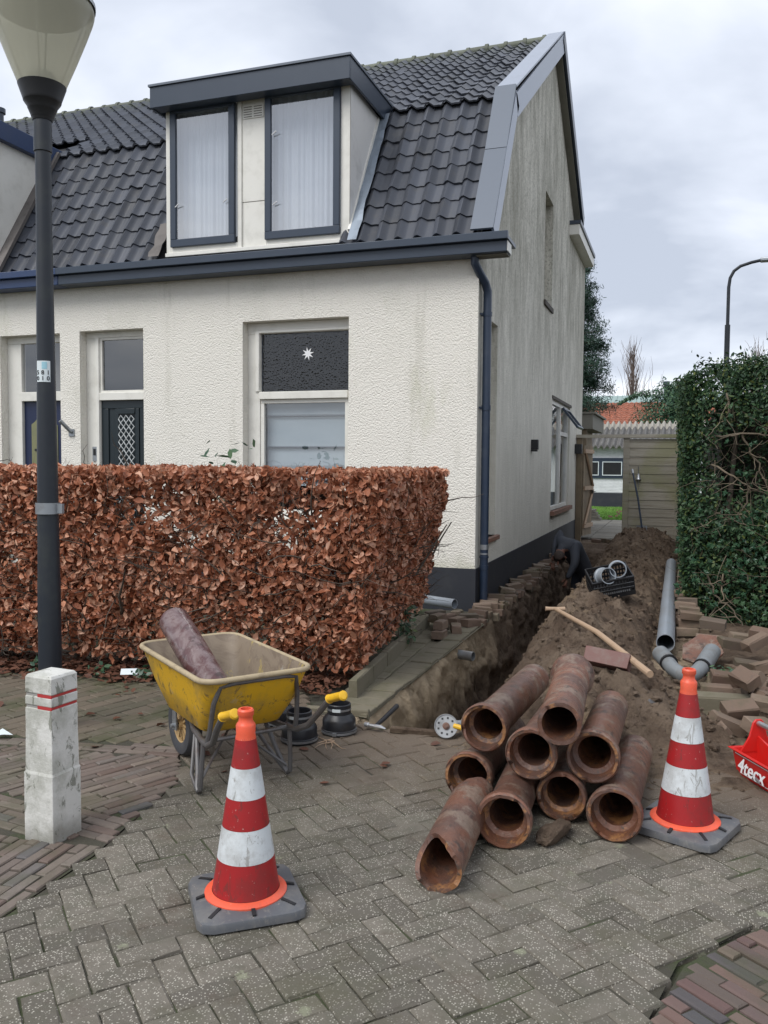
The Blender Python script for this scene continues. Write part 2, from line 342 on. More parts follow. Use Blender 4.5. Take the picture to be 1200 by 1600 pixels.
M['tyre'] = plain('tyre', (.045, .047, .053), .7, 0, .4, 8, dirt=(.11, .10, .09))
M['red_plastic'] = plain('red_plastic', (.60, .018, .014), .32, 0, .15, 10)
M['white_print'] = plain('white_print', (.8, .8, .8), .5, 0, 0); M['black_print'] = plain('black_print', (.02, .02, .025), .6, 0, 0)
M['alu'] = plain('aluminium', (.55, .56, .57), .3, .8, .2)
M['sticker'] = plain('sticker_white', (.70, .76, .77), .5, 0, .1); M['sticker_blue'] = plain('sticker_blue', (.35, .60, .68), .5, 0, 0)
M['mossy'] = plain('mossy_concrete', (.165, .145, .102), .95, 0, .7, 4, 'world', bump=.6, dirt=(.088, .085, .04))
M['hood_cloth'] = plain('dark_work_jacket', (.038, .043, .056), .8, 0, .4, 7, dirt=(.06, .06, .065), bump=.4)
M['trouser'] = plain('dark_trousers', (.014, .017, .026), .85, 0, .3, 7, bump=.4)
M['skin'] = plain('skin', (.20, .095, .065), .55, 0, .1); M['hair'] = plain('short_hair', (.045, .03, .024), .8, 0, .2, bump=.6)
M['boot'] = plain('work_boot', (.03, .022, .016), .7, 0, .3)
M['green_print'] = plain('green_print', (.06, .16, .07), .7, 0, .2)
def lampglass():
    m = Mat('smoked_lamp_bowl', .18, 0, .5).base((.72, .70, .58)); m.b.inputs['Transmission Weight'].default_value = 0
    nt = m.nt; m.done(); t = m.n('ShaderNodeBsdfTranslucent'); t.inputs[0].default_value = (.85, .82, .68, 1)
    tr = m.n('ShaderNodeBsdfTransparent'); tr.inputs[0].default_value = (.75, .74, .66, 1)
    a = m.n('ShaderNodeMixShader'); a.inputs[0].default_value = .5; m.l(m.b.outputs[0], a.inputs[1]); m.l(t.outputs[0], a.inputs[2])
    b = m.n('ShaderNodeMixShader'); b.inputs[0].default_value = .28; m.l(a.outputs[0], b.inputs[1]); m.l(tr.outputs[0], b.inputs[2])
    m.l(b.outputs[0], nt.nodes['Material Output'].inputs[0]); return m.m
M['lampglass'] = lampglass()
# ------------------------------------------------------------------ mesh helpers
class MB:
    def __init__(s): s.v = []; s.f = []; s.mi = []; s.M = Matrix(); s.cur = 0
    def add(s, vs, fs):
        o = len(s.v); s.v += [tuple(s.M @ Vector(p)) for p in vs]
        s.f += [tuple(i+o for i in f) for f in fs]; s.mi += [s.cur]*len(fs); return s
    def box(s, x0, x1, y0, y1, z0, z1, R=None):
        vs = [(x, y, z) for z in (z0, z1) for y in (y0, y1) for x in (x0, x1)]
        if R is not None: vs = [tuple(R @ Vector(p)) for p in vs]
        return s.add(vs, [(0, 2, 3, 1), (4, 5, 7, 6), (0, 1, 5, 4), (2, 6, 7, 3), (0, 4, 6, 2), (1, 3, 7, 5)])
    def cham(s, x0, x1, y0, y1, z0, z1, c, jit=0):
        """box with chamfered top edges"""
        def j(): return random.uniform(-jit, jit)
        ring = lambda a, z: [(x0+a+j(), y0+a+j(), z+j()*.4), (x1-a+j(), y0+a+j(), z+j()*.4), (x1-a+j(), y1-a+j(), z+j()*.4), (x0+a+j(), y1-a+j(), z+j()*.4)]
        vs = ring(0, z0)+ring(0, z1-c)+ring(c, z1)
        fs = [(8, 9, 10, 11), (3, 2, 1, 0)]
        for b in (0, 4):
            for i in range(4): k = (i+1) % 4; fs.append((b+i, b+k, b+4+k, b+4+i))
        return s.add(vs, fs)
    def tube(s, path, r, n=8, caps=True):
        P = [Vector(p) for p in path]; rs = r if isinstance(r, (list, tuple)) else [r]*len(P)
        vs = []; up = None
        for i, p in enumerate(P):
            t = (P[min(i+1, len(P)-1)]-P[max(i-1, 0)]).normalized()
            if up is None: up = Vector((0, 0, 1)) if abs(t.z) < .9 else Vector((1, 0, 0))
            a = (up-t*up.dot(t)).normalized(); b = t.cross(a); up = a
            for q in range(n):
                an = 2*PI*q/n; vs.append(tuple(p+(a*math.cos(an)+b*math.sin(an))*rs[i]))
        fs = []
        for i in range(len(P)-1):
            for q in range(n):
                k = (q+1) % n; fs.append((i*n+q, i*n+k, (i+1)*n+k, (i+1)*n+q))
        if caps: fs.append(tuple(reversed(range(n)))); fs.append(tuple((len(P)-1)*n+q for q in range(n)))
        return s.add(vs, fs)
    def lathe(s, prof, n=24, close=False):
        """profile of (r, z) round local z"""
        vs = []; fs = []
        for r, z in prof:
            for q in range(n): an = 2*PI*q/n; vs.append((r*math.cos(an), r*math.sin(an), z))
        m = len(prof)
        for i in range(m if close else m-1):
            j = (i+1) % m
            for q in range(n): k = (q+1) % n; fs.append((i*n+q, i*n+k, j*n+k, j*n+q))
        return s.add(vs, fs)
    def quad(s, *p): return s.add(p, [tuple(range(len(p)))])
    def mesh(s, name, mats, ang=35):
        me = bpy.data.meshes.new(name); me.from_pydata(s.v, [], s.f)
        for m in (mats if isinstance(mats, (list, tuple)) else [mats]): me.materials.append(m)
        if any(s.mi): me.polygons.foreach_set('material_index', s.mi)
        if ang:
            me.polygons.foreach_set('use_smooth', [True]*len(s.f)); me.update()
            me.set_sharp_from_angle(angle=math.radians(ang))
        me.update(); return me
def link(name, me, parent=None, label=None, bevel=0):
    o = bpy.data.objects.new(name, me); C.objects.link(o)
    if parent is not None:
        o.parent = parent
    if label: o['label'] = label
    if bevel:
        b = o.modifiers.new('bevel', 'BEVEL'); b.width = bevel; b.segments = 2; b.limit_method = 'ANGLE'; b.angle_limit = math.radians(40)
    return o
def obj(name, mb, mats, parent=None, label=None, ang=35, bevel=0, kind=None):
    o = link(name, mb.mesh(name, mats, ang), parent, label, bevel)
    if kind: o['kind'] = kind
    return o
def wobj(name, mb, mats, parent, **kw):
    """a child of a root Empty whose mesh is given in world coordinates"""
    o = obj(name, mb, mats, parent, **kw); o.matrix_parent_inverse = parent.matrix_basis.inverted(); return o
def thing(name, label, cat, loc=(0, 0, 0), rz=0, group=None):
    o = bpy.data.objects.new(name, None); C.objects.link(o); o.empty_display_size = .2
    o.location = loc; o.rotation_euler = (0, 0, rz); return tag(o, label, cat, group)
def tag(o, label, cat, group=None):
    o['label'] = label; o['category'] = cat
    if group: o['group'] = group
    return o
def dup(root, loc, rz=None, label=None):
    r = root.copy(); C.objects.link(r); r.location = loc
    if rz is not None: r.rotation_euler = (0, 0, rz)
    if label: r['label'] = label
    for ch in root.children:
        c = ch.copy(); C.objects.link(c); c.parent = r
        for g in ch.children: d = g.copy(); C.objects.link(d); d.parent = c
    return r
def fbm(x, y, z=0, o=4):
    return mnoise.fractal(Vector((x, y, z)), 1.0, 2.0, o, noise_basis='PERLIN_ORIGINAL')
def inpoly(x, y, P):
    c = False; j = len(P)-1
    for i in range(len(P)):
        if (P[i][1] > y) != (P[j][1] > y) and x < (P[j][0]-P[i][0])*(y-P[i][1])/(P[j][1]-P[i][1])+P[i][0]: c = not c
        j = i
    return c
def sst(x, a, b):
    t = min(1, max(0, (x-a)/(b-a))); return t*t*(3-2*t)
def interp(x, pts):
    if x <= pts[0][0]: return pts[0][1]
    for (a, p), (b, q) in zip(pts, pts[1:]):
        if x <= b: return p+(q-p)*(x-a)/(b-a)
    return pts[-1][1]
exec_parts = []
# ================================================================== GROUND
TX0, TX1, TY0, TY1 = -2.30, 1.3, 4.55, 20.6
def xl(y): return interp(y, [(5.1, -1.985), (8.6, -2.0), (9.3, -1.98), (17, -2.0)])
def xr(y): return interp(y, [(5.2, -1.38), (6.5, -1.30), (10.5, -1.40), (12, -1.36), (12.8, -1.12), (14.2, -1.12), (15, -1.40), (17, -1.45)])
def crest(y): return interp(y, [(4.7, 0), (5.05, .055), (5.5, .17), (6.2, .32), (6.8, .38), (8.2, .39), (9.2, .34), (11, .26), (13, .26), (15.5, .30), (18.3, .42), (19.4, .34), (20.2, .05)])
def height(x, y):
    b = -.03
    n1 = fbm(x*2.2, y*2.2, 3.3, 3); n2 = fbm(x*8, y*8, 1.1, 3); n3 = fbm(x*21, y*21, 5.1, 3)
    edge = sst(x, TX0, TX0+.08)*(1-sst(x, TX1-.1, TX1))*sst(y, TY0, TY0+.12)*(1-sst(y, TY1-.15, TY1))
    # heap
    cx = 0
    left = xr(y)+.06; right = interp(y, [(4.7, .5), (5.3, .48), (6.0, .24), (6.8, -.08), (7.5, -.20), (9, -.20), (14, -.16), (17, -.05), (20, .05)])
    t = (x-left)/(right-left); hs = 0
    if 0 < t < 1:
        hs = min(1, (4*t*(1-t))**.8)
    h = crest(y)*hs*(1+.35*n1)
    h += (.085*n2+.038*n3)*(sst(h, .0, .12)*.9+.1)
    # soil by the hedge / under the rubble
    if x > .0: h += .05*sst(x, .05, .5)*sst(y, 5.4, 6.4)+.02*n2
    # trench
    wob = .05*fbm(x*1.2, y*1.6, 9, 3)+.03*fbm(7, y*7, 2, 2)
    il = sst(x-(xl(y)+wob), -.012, .10); ir = 1-sst(x-(xr(y)+wob*1.4), -.10, .05)
    fr = sst(y+.10*n1, 5.13, 5.40); ba = 1-sst(y, 17.0, 17.4)
    tr = il*ir*fr*ba
    dep = .95+.06*n1+.05*n2
    return b+edge*(max(h, -.01)*(1-tr)+.012*(x > -1.9)*(1-tr)*(1+n3) - dep*tr)
def build_ground():
    mb = MB(); z = -.03; B = 600
    xs = [-B, TX0, TX1, B]; ys = [-B, TY0, TY1, B]
    for i in range(3):
        for j in range(3):
            if i == 1 and j == 1: continue
            mb.quad((xs[i], ys[j], z), (xs[i+1], ys[j], z), (xs[i+1], ys[j+1], z), (xs[i], ys[j+1], z))
    g = obj('ground', mb, M['joint'], kind='structure', ang=0)
    # alley earthworks: trench and spoil heap
    xs = []; x = TX0
    while x < TX1-1e-6:
        xs.append(x); x += .022 if x < -1.2 else (.035 if x < .2 else .06)
    xs.append(TX1); ys = []; y = TY0
    while y < TY1-1e-6:
        ys.append(y); y += .03 if y < 9 else .05
    ys.append(TY1); nx, ny = len(xs), len(ys); vs = []
    for y in ys:
        for x in xs:
            h = height(x, y); dx = dy = 0
            if -.93 < h < -.08:       # ragged trench wall
                dx = .09*fbm(y*4, h*5, 4.4, 5); dy = .05*fbm(y*6, h*6, 8.4, 3)
            vs.append((x+dx, y+dy, h))
    fs = [(j*nx+i, j*nx+i+1, (j+1)*nx+i+1, (j+1)*nx+i) for j in range(ny-1) for i in range(nx-1)]
    mb = MB(); mb.v = vs; mb.f = fs; mb.mi = [0]*len(fs)
    obj('excavated_soil', mb, M['soil'], kind='structure', ang=60)
    # clods lying on the heap and round its toe
    mb = MB(); ico = []
    bm = bmesh.new(); bmesh.ops.create_icosphere(bm, subdivisions=1, radius=1); iv = [v.co.copy() for v in bm.verts]; iF = [tuple(v.index for v in f.verts) for f in bm.faces]; bm.free()
    for k in range(5200):
        y = 4.6+15*random.random()**1.7; x = random.uniform(-1.45, .35)
        if y < 5.3: 
            x = random.uniform(-1.6, .7)
            if random.random() > .35: continue
        if y < TY0: h = -.0
        else: h = height(x, y)
        if h < -.2: continue
        r = .006+.026*random.random()**3.2
        if y < 5.2: r *= .6
        sx, sy, sz = (random.uniform(.6, 1.4) for _ in range(3))
        mb.add([(x+p.x*r*sx*random.uniform(.7, 1.2), y+p.y*r*sy*random.uniform(.7, 1.2), h+r*.2+p.z*r*sz*.7) for p in iv], iF)
    for k in range(240):
        y = 5.0+13*random.random()**1.5; x = random.uniform(-1.35, .15) if y > 5.4 else random.uniform(-1.3, .5); h = height(x, y)
        if h < -.05: continue
        r = random.uniform(.022, .055)*(1 if y > 5.3 else .6); f = [random.uniform(.7, 1.3) for _ in range(3)]
        mb.add([(x+p.x*r*f[0]*random.uniform(.65, 1.25), y+p.y*r*f[1]*random.uniform(.65, 1.25), h+p.z*r*.7*random.uniform(.7, 1.2)) for p in iv], iF)
    obj('loose_soil_clods', mb, M['soil'], kind='stuff', ang=0)
build_ground()
def trench_wall():
    mb = MB(); ys = []; y = 5.08
    while y < 16.8: ys.append(y); y += .035 if y < 9.5 else .07
    zs = [-.02-.035*i for i in range(28)]; n = len(zs)
    for y in ys:
        for z in zs:
            p = xl(y)+.03*fbm(y*1.2, y*1.6, 9, 3)+.02+.10*(-z)+.085*fbm(y*2.6, z*3.2, 4.4, 5)+.03*fbm(y*11, z*11, 7.7, 3)-.05*max(0, 1+z/.10)
            mb.v.append((p, y+.03*fbm(y*7, z*7, 2.2, 3), z+.02*fbm(y*9, z*5, 6.2, 2)))
    mb.f = [(j*n+i, (j+1)*n+i, (j+1)*n+i+1, j*n+i+1) for j in range(len(ys)-1) for i in range(n-1)]; mb.mi = [0]*len(mb.f)
    obj('trench_wall', mb, M['soil'], kind='structure', ang=60)
trench_wall()
# ------------------------------------------------------------------ paving
def brick_meshes(name, L, W, H, c, jit, mat, n=8):
    out = []
    for i in range(n):
        mb = MB(); mb.cham(-L/2, L/2, -W/2, W/2, -H, 0, c, jit); out.append(mb.mesh(name, mat, 0))
    return out
def lay(parent, name, places, L, W, mat, H=.035, c=.006, jit=.0025, limit=300, zj=.004, tilt=.012):
    """places: (x, y, angle) of piece centres in world; nearest ones are objects, the rest one joined part"""
    places = sorted(places, key=lambda p: (p[0]*.6)**2*.3+(p[1])**2)
    ms = brick_meshes(name, L, W, H, c, jit, mat)
    for p in places[:limit]:
        o = link(name, random.choice(ms), parent); o.scale = (p[3] if len(p) > 3 else 1, 1, 1)
        o.location = (p[0]+random.uniform(-.002, .002), p[1]+random.uniform(-.002, .002), random.uniform(-zj, zj))
        o.rotation_euler = (random.uniform(-tilt, tilt), random.uniform(-tilt, tilt), p[2]+random.choice((0, PI))+random.uniform(-.012, .012))
    if len(places) > limit:
        mb = MB()
        for p in places[limit:]:
            mb.M = Matrix.Translation((p[0], p[1], random.uniform(-zj, zj))) @ Matrix.Rotation(p[2]+random.uniform(-.012, .012), 4, 'Z') @ Matrix.Rotation(random.uniform(-tilt, tilt), 4, 'X') @ Matrix.Diagonal((p[3] if len(p) > 3 else 1, 1, 1, 1))
            mb.cham(-L/2, L/2, -W/2, W/2, -H, 0, c, jit)
        o = obj(name+'_field', mb, mat, parent, ang=0); o['kind'] = 'stuff'
def sheet(name, poly, mat, z=-.009):
    mb = MB(); mb.quad(*[(x, y, z) for x, y in poly]); o = obj(name, mb, mat, ang=0); o['kind'] = 'structure'; return o
# concrete pavers in herringbone
ROAD = [(-2.36, 1.2), (-2.355, 2.44), (-2.36, 3.0), (-2.50, 3.86), (-2.80, 4.36), (-2.72, 4.9), (-2.6, 5.72), (-2.42, 5.40), (-1.99, 5.13), (-1.3, 5.13), (-1.2, 5.4), (-.6, 5.5), (1.3, 5.6), (2.2, 6.2), (2.2, 4.9), (.92, 4.2), (.36, 3.45), (.037, 3.026), (-.06, 2.63), (-.30, 1.2)]
RED = [(-.05, 2.63), (.06, 3.02), (.38, 3.44), (1.02, 4.28), (2.2, 4.9), (2.2, 1.2), (-.27, 1.2)]
def cut(x, y, a, L, poly):
    """shorten a piece that runs over the border of its field"""
    ca, sa = math.cos(a), math.sin(a); ts = [t/16-.5 for t in range(17)]
    ins = [t for t in ts if inpoly(x+ca*t*L, y+sa*t*L, poly)]
    if len(ins) < 5: return None
    t0, t1 = ins[0], ins[-1]; m = (t0+t1)/2; s = (t1-t0) if len(ins) < 17 else 1
    return (x+ca*m*L, y+sa*m*L, a, s)
def herring(poly, ang, w):
    out = []; ca, sa = math.cos(ang), math.sin(ang); R = 70
    for i in range(-R, R):
        for j in range(-R, R):
            m = (i-j) % 4
            if m == 0: u, v, a = (i+1)*w, (j+.5)*w, 0
            elif m == 3: u, v, a = (i+.5)*w, (j+1)*w, PI/2
            else: continue
            x, y = u*ca-v*sa-.6, u*sa+v*ca+3.6
            c = cut(x, y, ang+a, 2*w, poly)
            if c: out.append(c)
    return out
def bond(poly, ang, L, W, jitter=.1, off=.5):
    out = []; ca, sa = math.cos(ang), math.sin(ang)
    cx = sum(p[0] for p in poly)/len(poly); cy = sum(p[1] for p in poly)/len(poly)
    for j in range(-90, 90):
        sh = (j % 2)*off*L+random.uniform(-jitter, jitter)*L
        for i in range(-40, 40):
            u, v = i*L+sh, j*W; x, y = cx+u*ca-v*sa, cy+u*sa+v*ca
            c = cut(x, y, ang, L, poly)
            if c: out.append(c)
    return out
road = sheet('road', ROAD, M['joint'])
lay(road, 'concrete_paver', herring(ROAD, math.radians(48), .1065), .2112, .1046, M['paver'], c=.007, jit=.004, limit=300, zj=.006, tilt=.018)
walk = sheet('pavement', [(-6.5, 1.2), (-2.37, 1.2), (-2.365, 2.44), (-2.37, 3.0), (-2.51, 3.86), (-2.81, 4.36), (-2.73, 4.9), (-2.62, 5.85), (-7, 5.3)], M['joint'])
A1 = [(-2.36, 1.9), (-2.355, 3.0), (-2.37, 3.12), (-2.52, 3.05), (-3.6, 2.95), (-3.6, 1.9)]
A1b = [(-2.38, 3.13), (-2.42, 3.33), (-2.8, 3.38), (-3.7, 3.42), (-3.7, 2.98), (-2.8, 3.08)]
A2 = [(-2.43, 3.35), (-2.50, 3.86), (-2.70, 4.20), (-3.36, 4.07), (-4.6, 3.86), (-4.6, 3.40), (-2.8, 3.40)]
A3 = [(-2.69, 4.22), (-2.68, 4.35), (-3.36, 4.22), (-5.2, 3.93), (-5.2, 3.86), (-3.36, 4.09)]
BB = [(-2.72, 4.38), (-2.70, 4.9), (-2.62, 5.85), (-3.6, 5.62), (-6.2, 5.25), (-6.4, 3.9), (-5.2, 3.96), (-3.36, 4.25)]
cl = bond(A1, math.radians(92), .212, .057)+bond(A1b, math.radians(-7), .205, .056)+bond(A2, math.radians(66), .205, .055, .3)+bond(A3, math.radians(9), .205, .055)
lay(walk, 'clay_brick', cl, .199, .051, M['clay_paver'], c=.005, zj=.004, limit=290)
lay(walk, 'paving_brick', bond(BB, math.radians(72), .213, .107), .205, .101, M['tan_paver'], c=.006, limit=200)
rd = sheet('red_brick_strip', RED, M['joint'])
lay(rd, 'red_brick', bond(RED, math.radians(-39), .207, .056, .3), .199, .049, M['red_paver'], c=.006, zj=.006, limit=140)
# moss-grown path strip beside the house, bricks left standing along the trench edge
path = sheet('side_path', [(-2.24, 5.40), (-1.975, 5.34), (-1.96, 9.0), (-2.55, 9.0)], M['mossy'], -.02)
pl = []
for j in range(20):
    y = 5.46+j*.2
    for i in range(2): pl.append((-2.07-i*.16-.010*j*i, y-.04*i, PI/2))
lay(path, 'path_slab', pl, .195, .19, M['mossy'], c=.006, zj=.006)
mb = MB(); edging = obj('trench_edge_paving', mb.quad((-2.258, 9.0, -.03), (-1.985, 9.0, -.03), (-1.985, 17, -.03), (-2.258, 17, -.03)), M['soil'], kind='structure', ang=0)
bms = brick_meshes('loose_brick', .205, .10, .075, .007, .005, M['loose_brick'])
for k in range(62):
    o = link('edge_brick', random.choice(bms), edging)
    y = 9.05+k*.112; o.location = (-2.055+random.uniform(-.05, .05), y, .035+random.uniform(-.02, .02)+.02*math.sin(k*.9))
    o.rotation_euler = (random.uniform(-.1, .1), random.uniform(-.12, .1), random.uniform(-.16, .16))
    if random.random() < .35:
        o = link('edge_brick', random.choice(bms), edging); o.location = (-2.12+random.uniform(-.03, .05), y+.03, .10); o.rotation_euler = (random.uniform(-.2, .2), random.uniform(-.2, .2), random.uniform(-.6, .6))
# ================================================================== HOUSE
X0, Y0, YB, ZE = -2.26, 9.78, 20.95, 4.2
XN, XL = -8.12, -9.37          # boundary with the neighbour; the neighbour's dormer cheek
KY, KZ, RY, RZ = 11.15, 6.45, 15.35, 9.1
def wallgrid(mb, u0, u1, v0, v1, holes, depth, P):
    """wall face with rectangular openings and reveals; P(u, v, d) -> xyz, d inward"""
    us = sorted({u0, u1, *[h[0] for h in holes], *[h[1] for h in holes]}); vs = sorted({v0, v1, *[h[2] for h in holes], *[h[3] for h in holes]})
    for a, b in zip(us, us[1:]):
        for c, d in zip(vs, vs[1:]):
            if any(h[0] <= a and b <= h[1] and h[2] <= c and d <= h[3] for h in holes): continue
            mb.quad(P(a, c, 0), P(b, c, 0), P(b, d, 0), P(a, d, 0))
    for h in holes:
        a, b, c, d = h[:4]
        mb.quad(P(a, c, 0), P(a, d, 0), P(a, d, depth), P(a, c, depth)); mb.quad(P(b, d, 0), P(b, c, 0), P(b, c, depth), P(b, d, depth))
        mb.quad(P(a, d, 0), P(b, d, 0), P(b, d, depth), P(a, d, depth)); mb.quad(P(b, c, 0), P(a, c, 0), P(a, c, depth), P(b, c, depth))
house = thing('house', 'white stuccoed house with dark tiled gambrel roof and big dormer', 'house', (-5, 14, 0))
neigh = thing('neighbour_house', 'white terraced house adjoining on the left with blue gutter and navy door', 'house', (-10, 14, 0))
FP = lambda u, v, d: (u, Y0+d, v)
DEP = .24
W1 = (-5.335, -3.875, .95, 3.51); D1 = (-7.86, -6.83, -.03, 3.50); D2 = (-9.235, -8.19, -.03, 3.49)
mb = MB(); wallgrid(mb, XN, X0, .48, ZE, [W1, (D1[0], D1[1], .48, 3.50)], DEP, FP); wobj('front_wall', mb, M['stucco'], house, ang=20)
mb = MB(); wallgrid(mb, -13, XN, -.03, ZE, [D2], DEP, FP); wobj('wall', mb, M['stucco'], neigh, ang=20)
# plinth
mb = MB(); mb.box(D1[1], X0+.012, Y0-.012, Y0+.2, -.4, .478); mb.box(XN, D1[0], Y0-.012, Y0+.2, -.4, .478)
mb.box(X0-.2, X0+.012, Y0+.201, YB, -.4, .478); wobj('plinth', mb, M['plinth'], house, ang=0)
# gable wall in strips
def topz(y):
    return interp(y, [(Y0, 4.30), (KY, KZ-.12), (RY, RZ-.12), (18.9, 6.8), (YB, 6.5)])
holes = [(14.69, 15.62, 4.52, 6.35), (10.15, 10.90, .80, 3.49), (15.92, 18.6, .86, 2.94)]
hd = [.16, .16, .16]
ys = sorted({Y0, KY, RY, 18.9, YB, *[h[0] for h in holes], *[h[1] for h in holes]}); mb = MB()
for a, b in zip(ys, ys[1:]):
    hs = [h for h in holes if h[0] <= a and b <= h[1]]; z = .478
    for h in sorted(hs, key=lambda h: h[2]):
        mb.quad((X0, a, z), (X0, b, z), (X0, b, h[2]), (X0, a, h[2])); z = h[3]
    mb.quad((X0, a, z), (X0, b, z), (X0, b, topz(b)), (X0, a, topz(a)))
for (a, b, c, d), dd in zip(holes, hd):
    x = X0-dd
    mb.quad((X0, a, c), (X0, a, d), (x, a, d), (x, a, c)); mb.quad((X0, b, d), (X0, b, c), (x, b, c), (x, b, d))
    mb.quad((X0, a, d), (X0, b, d), (x, b, d), (x, a, d)); mb.quad((X0, b, c), (X0, a, c), (x, a, c), (x, b, c))
for i in (0, 1): a, b, c, d = holes[i]; x = X0-hd[i]; mb.quad((x, a, c), (x, b, c), (x, b, d), (x, a, d))
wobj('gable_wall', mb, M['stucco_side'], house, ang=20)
mb = MB(); mb.quad((X0-.005, YB, .4), (-12, YB, .4), (-12, YB, 6.4), (X0-.005, YB, 6.4)); wobj('rear_wall', mb, M['stucco_side'], house, ang=0)
# sills
mb = MB(); mb.box(X0-.15, X0+.05, 10.15, 11.0, .74, .80); wobj('sill', mb, M['terracotta'], house, bevel=.008)
mb = MB()
for i in range(9): mb.box(X0-.15, X0+.035, 14.66+i*.108, 14.66+i*.108+.10, 4.44, 4.52)
wobj('sill', mb, M['dark_brick'], house, ang=0, label='dark brick sill of the blind upper niche')
mb = MB(); n = 12
for i in range(n):
    y = 15.85+i*(18.72-15.85)/n; mb.box(X0-.16, X0+.075, y, y+.23, .78, .86)
wobj('sill', mb, M['terracotta'], house, ang=0, label='brown tiled sill of the side window')
mb = MB(); mb.box(X0-.02, X0+.02, 15.86, 18.7, 2.945, 3.0); wobj('lintel', mb, M['dark_brick'], house, ang=0)
mb = MB(); mb.box(X0, X0+.11, 13.62, 13.72, 1.96, 2.12); mb.box(X0+.001, X0+.095, 13.62, 13.72, 1.93, 1.958); wobj('wall_vent', mb, M['black'], house, bevel=.006)
# -- window helper on the front wall: outer frame, panes
def fr(mb, x0, x1, z0, z1, y, t, d):
    mb.box(x0, x1, y, y+d, z1-t, z1); mb.box(x0, x1, y, y+d, z0, z0+t); mb.box(x0, x0+t, y, y+d, z0+t, z1-t); mb.box(x1-t, x1, y, y+d, z0+t, z1-t)
YF = Y0+.14
mb = MB(); mb.box(-5.335, -3.875, YF, YF+.09, 3.37, 3.51); mb.box(-5.335, -5.16, YF, YF+.09, .95, 3.37); mb.box(-3.93, -3.875, YF, YF+.09, .95, 3.37)
mb.box(-5.16, -3.93, YF-.03, YF+.08, 2.53, 2.625); mb.box(-5.16, -3.93, YF, YF+.09, .95, 1.06); mb.box(-5.335, -3.875, Y0-.03, YF-.001, .93, .985)
mb.box(-5.22, -5.165, YF-.02, YF, 2.63, 3.39); mb.box(-5.215, -3.90, YF-.018, YF, 3.375, 3.41)
fw = wobj('window_frame', mb, M['white_paint'], house, bevel=.006)
mb = MB(); fr(mb, -5.158, -3.932, 1.062, 2.528, YF+.015, .05, .05); obj('sash', mb, M['white_paint'], fw, bevel=.004)
mb = MB(); mb.quad((-5.16, YF+.05, 2.625), (-3.93, YF+.05, 2.625), (-3.93, YF+.05, 3.37), (-5.16, YF+.05, 3.37)); obj('figured_pane', mb, M['figured'], fw, ang=0)
mb = MB(); mb.quad((-5.11, YF+.05, 1.11), (-3.98, YF+.05, 1.11), (-3.98, YF+.05, 2.48), (-5.11, YF+.05, 2.48)); obj('pane', mb, M['glass'], fw, ang=0)
mb = MB(); nb = 7; zt = 2.45     # folded roman blind
zs = [2.50, 2.34, 2.30, 1.93, 1.89, 1.58, 1.56, 1.50, 1.47, 1.42]
prev = None
for i, z in enumerate(zs):
    yy = YF+.16-(.028 if i % 2 else 0)
    cur = ((-5.12, yy, z), (-3.92, yy, z))
    if prev: mb.quad(prev[0], prev[1], cur[1], cur[0])
    prev = cur
obj('roman_blind', mb, M['blind'], fw, ang=0)
mb = MB()
for z in (2.315, 1.91, 1.57, 1.485): mb.box(-5.12, -3.92, YF+.126, YF+.134, z-.006, z+.006)
obj('blind_rod', mb, M['dark_room'], fw, ang=0)
# white star decoration inside the upper pane
mb = MB(); sx, sz = -4.50, 3.10
pts = []
for k in range(16):
    a = k*PI/8+.2; r1 = (.085, .034)[k % 2]; pts.append((sx+r1*math.cos(a), sz+r1*math.sin(a)))
mb.add([(x, YF+.035, z) for x, z in pts]+[(x, YF+.041, z) for x, z in pts], [tuple(range(16)), tuple(range(31, 15, -1))]+[(i, i+16, (i+1) % 16+16, (i+1) % 16) for i in range(16)])
star = obj('paper_star', mb, M['white_print'], None, ang=0); tag(star, 'white paper star stuck on dark upper window pane', 'decoration')
# -- front door of the house
mb = MB(); mb.box(-7.86, -6.83, YF, YF+.09, 3.42, 3.50); mb.box(-7.86, -7.64, YF, YF+.09, -.03, 3.42); mb.box(-6.90, -6.83, YF, YF+.09, -.03, 3.42)
mb.box(-7.64, -6.90, YF-.02, YF+.09, 2.56, 2.665); mb.box(-7.70, -7.645, YF-.018, YF, -.03, 3.43)
df = wobj('door_frame', mb, M['white_paint'], house, bevel=.006)
mb = MB(); fr(mb, -7.638, -6.902, 2.667, 3.418, YF+.012, .03, .04); obj('sash', mb, M['white_paint'], df)
mb = MB(); mb.quad((-7.61, YF+.04, 2.69), (-6.93, YF+.04, 2.69), (-6.93, YF+.04, 3.39), (-7.61, YF+.04, 3.39)); obj('pane', mb, M['glass'], df, ang=0)
mb = MB(); Yd = YF+.03; mb.box(-7.638, -6.902, Yd+.02, Yd+.06, .1, 2.557)
fr(mb, -7.638, -6.902, .1, 2.557, Yd, .11, .019); mb.box(-7.42, -7.36, Yd, Yd+.019, .21, 2.447); mb.box(-7.09, -7.03, Yd, Yd+.019, .21, 2.447)
mb.box(-7.36, -7.09, Yd-.012, Yd+.019, 2.37, 2.447); door = wobj('door', mb, M['door_green'], house, bevel=.006)
mb = MB()
for k in range(14):          # ornamental lattice
    z = 2.30-k*.105
    for i in range(3):
        x = -7.315+i*.085; mb.tube([(x-.042, Yd-.004, z), (x, Yd-.012, z+.052), (x+.042, Yd-.004, z), (x, Yd-.012, z-.052), (x-.042, Yd-.004, z)], .008, 5, False)
obj('lattice', mb, M['iron'], door)
mb = MB(); mb.box(-7.76, -7.69, YF-.02, YF, 1.72, 1.92); mb.cur = 1; mb.box(-7.745, -7.705, YF-.024, YF-.021, 1.80, 1.89); wobj('doorbell', mb, [M['steel'], M['black']], house, ang=0)
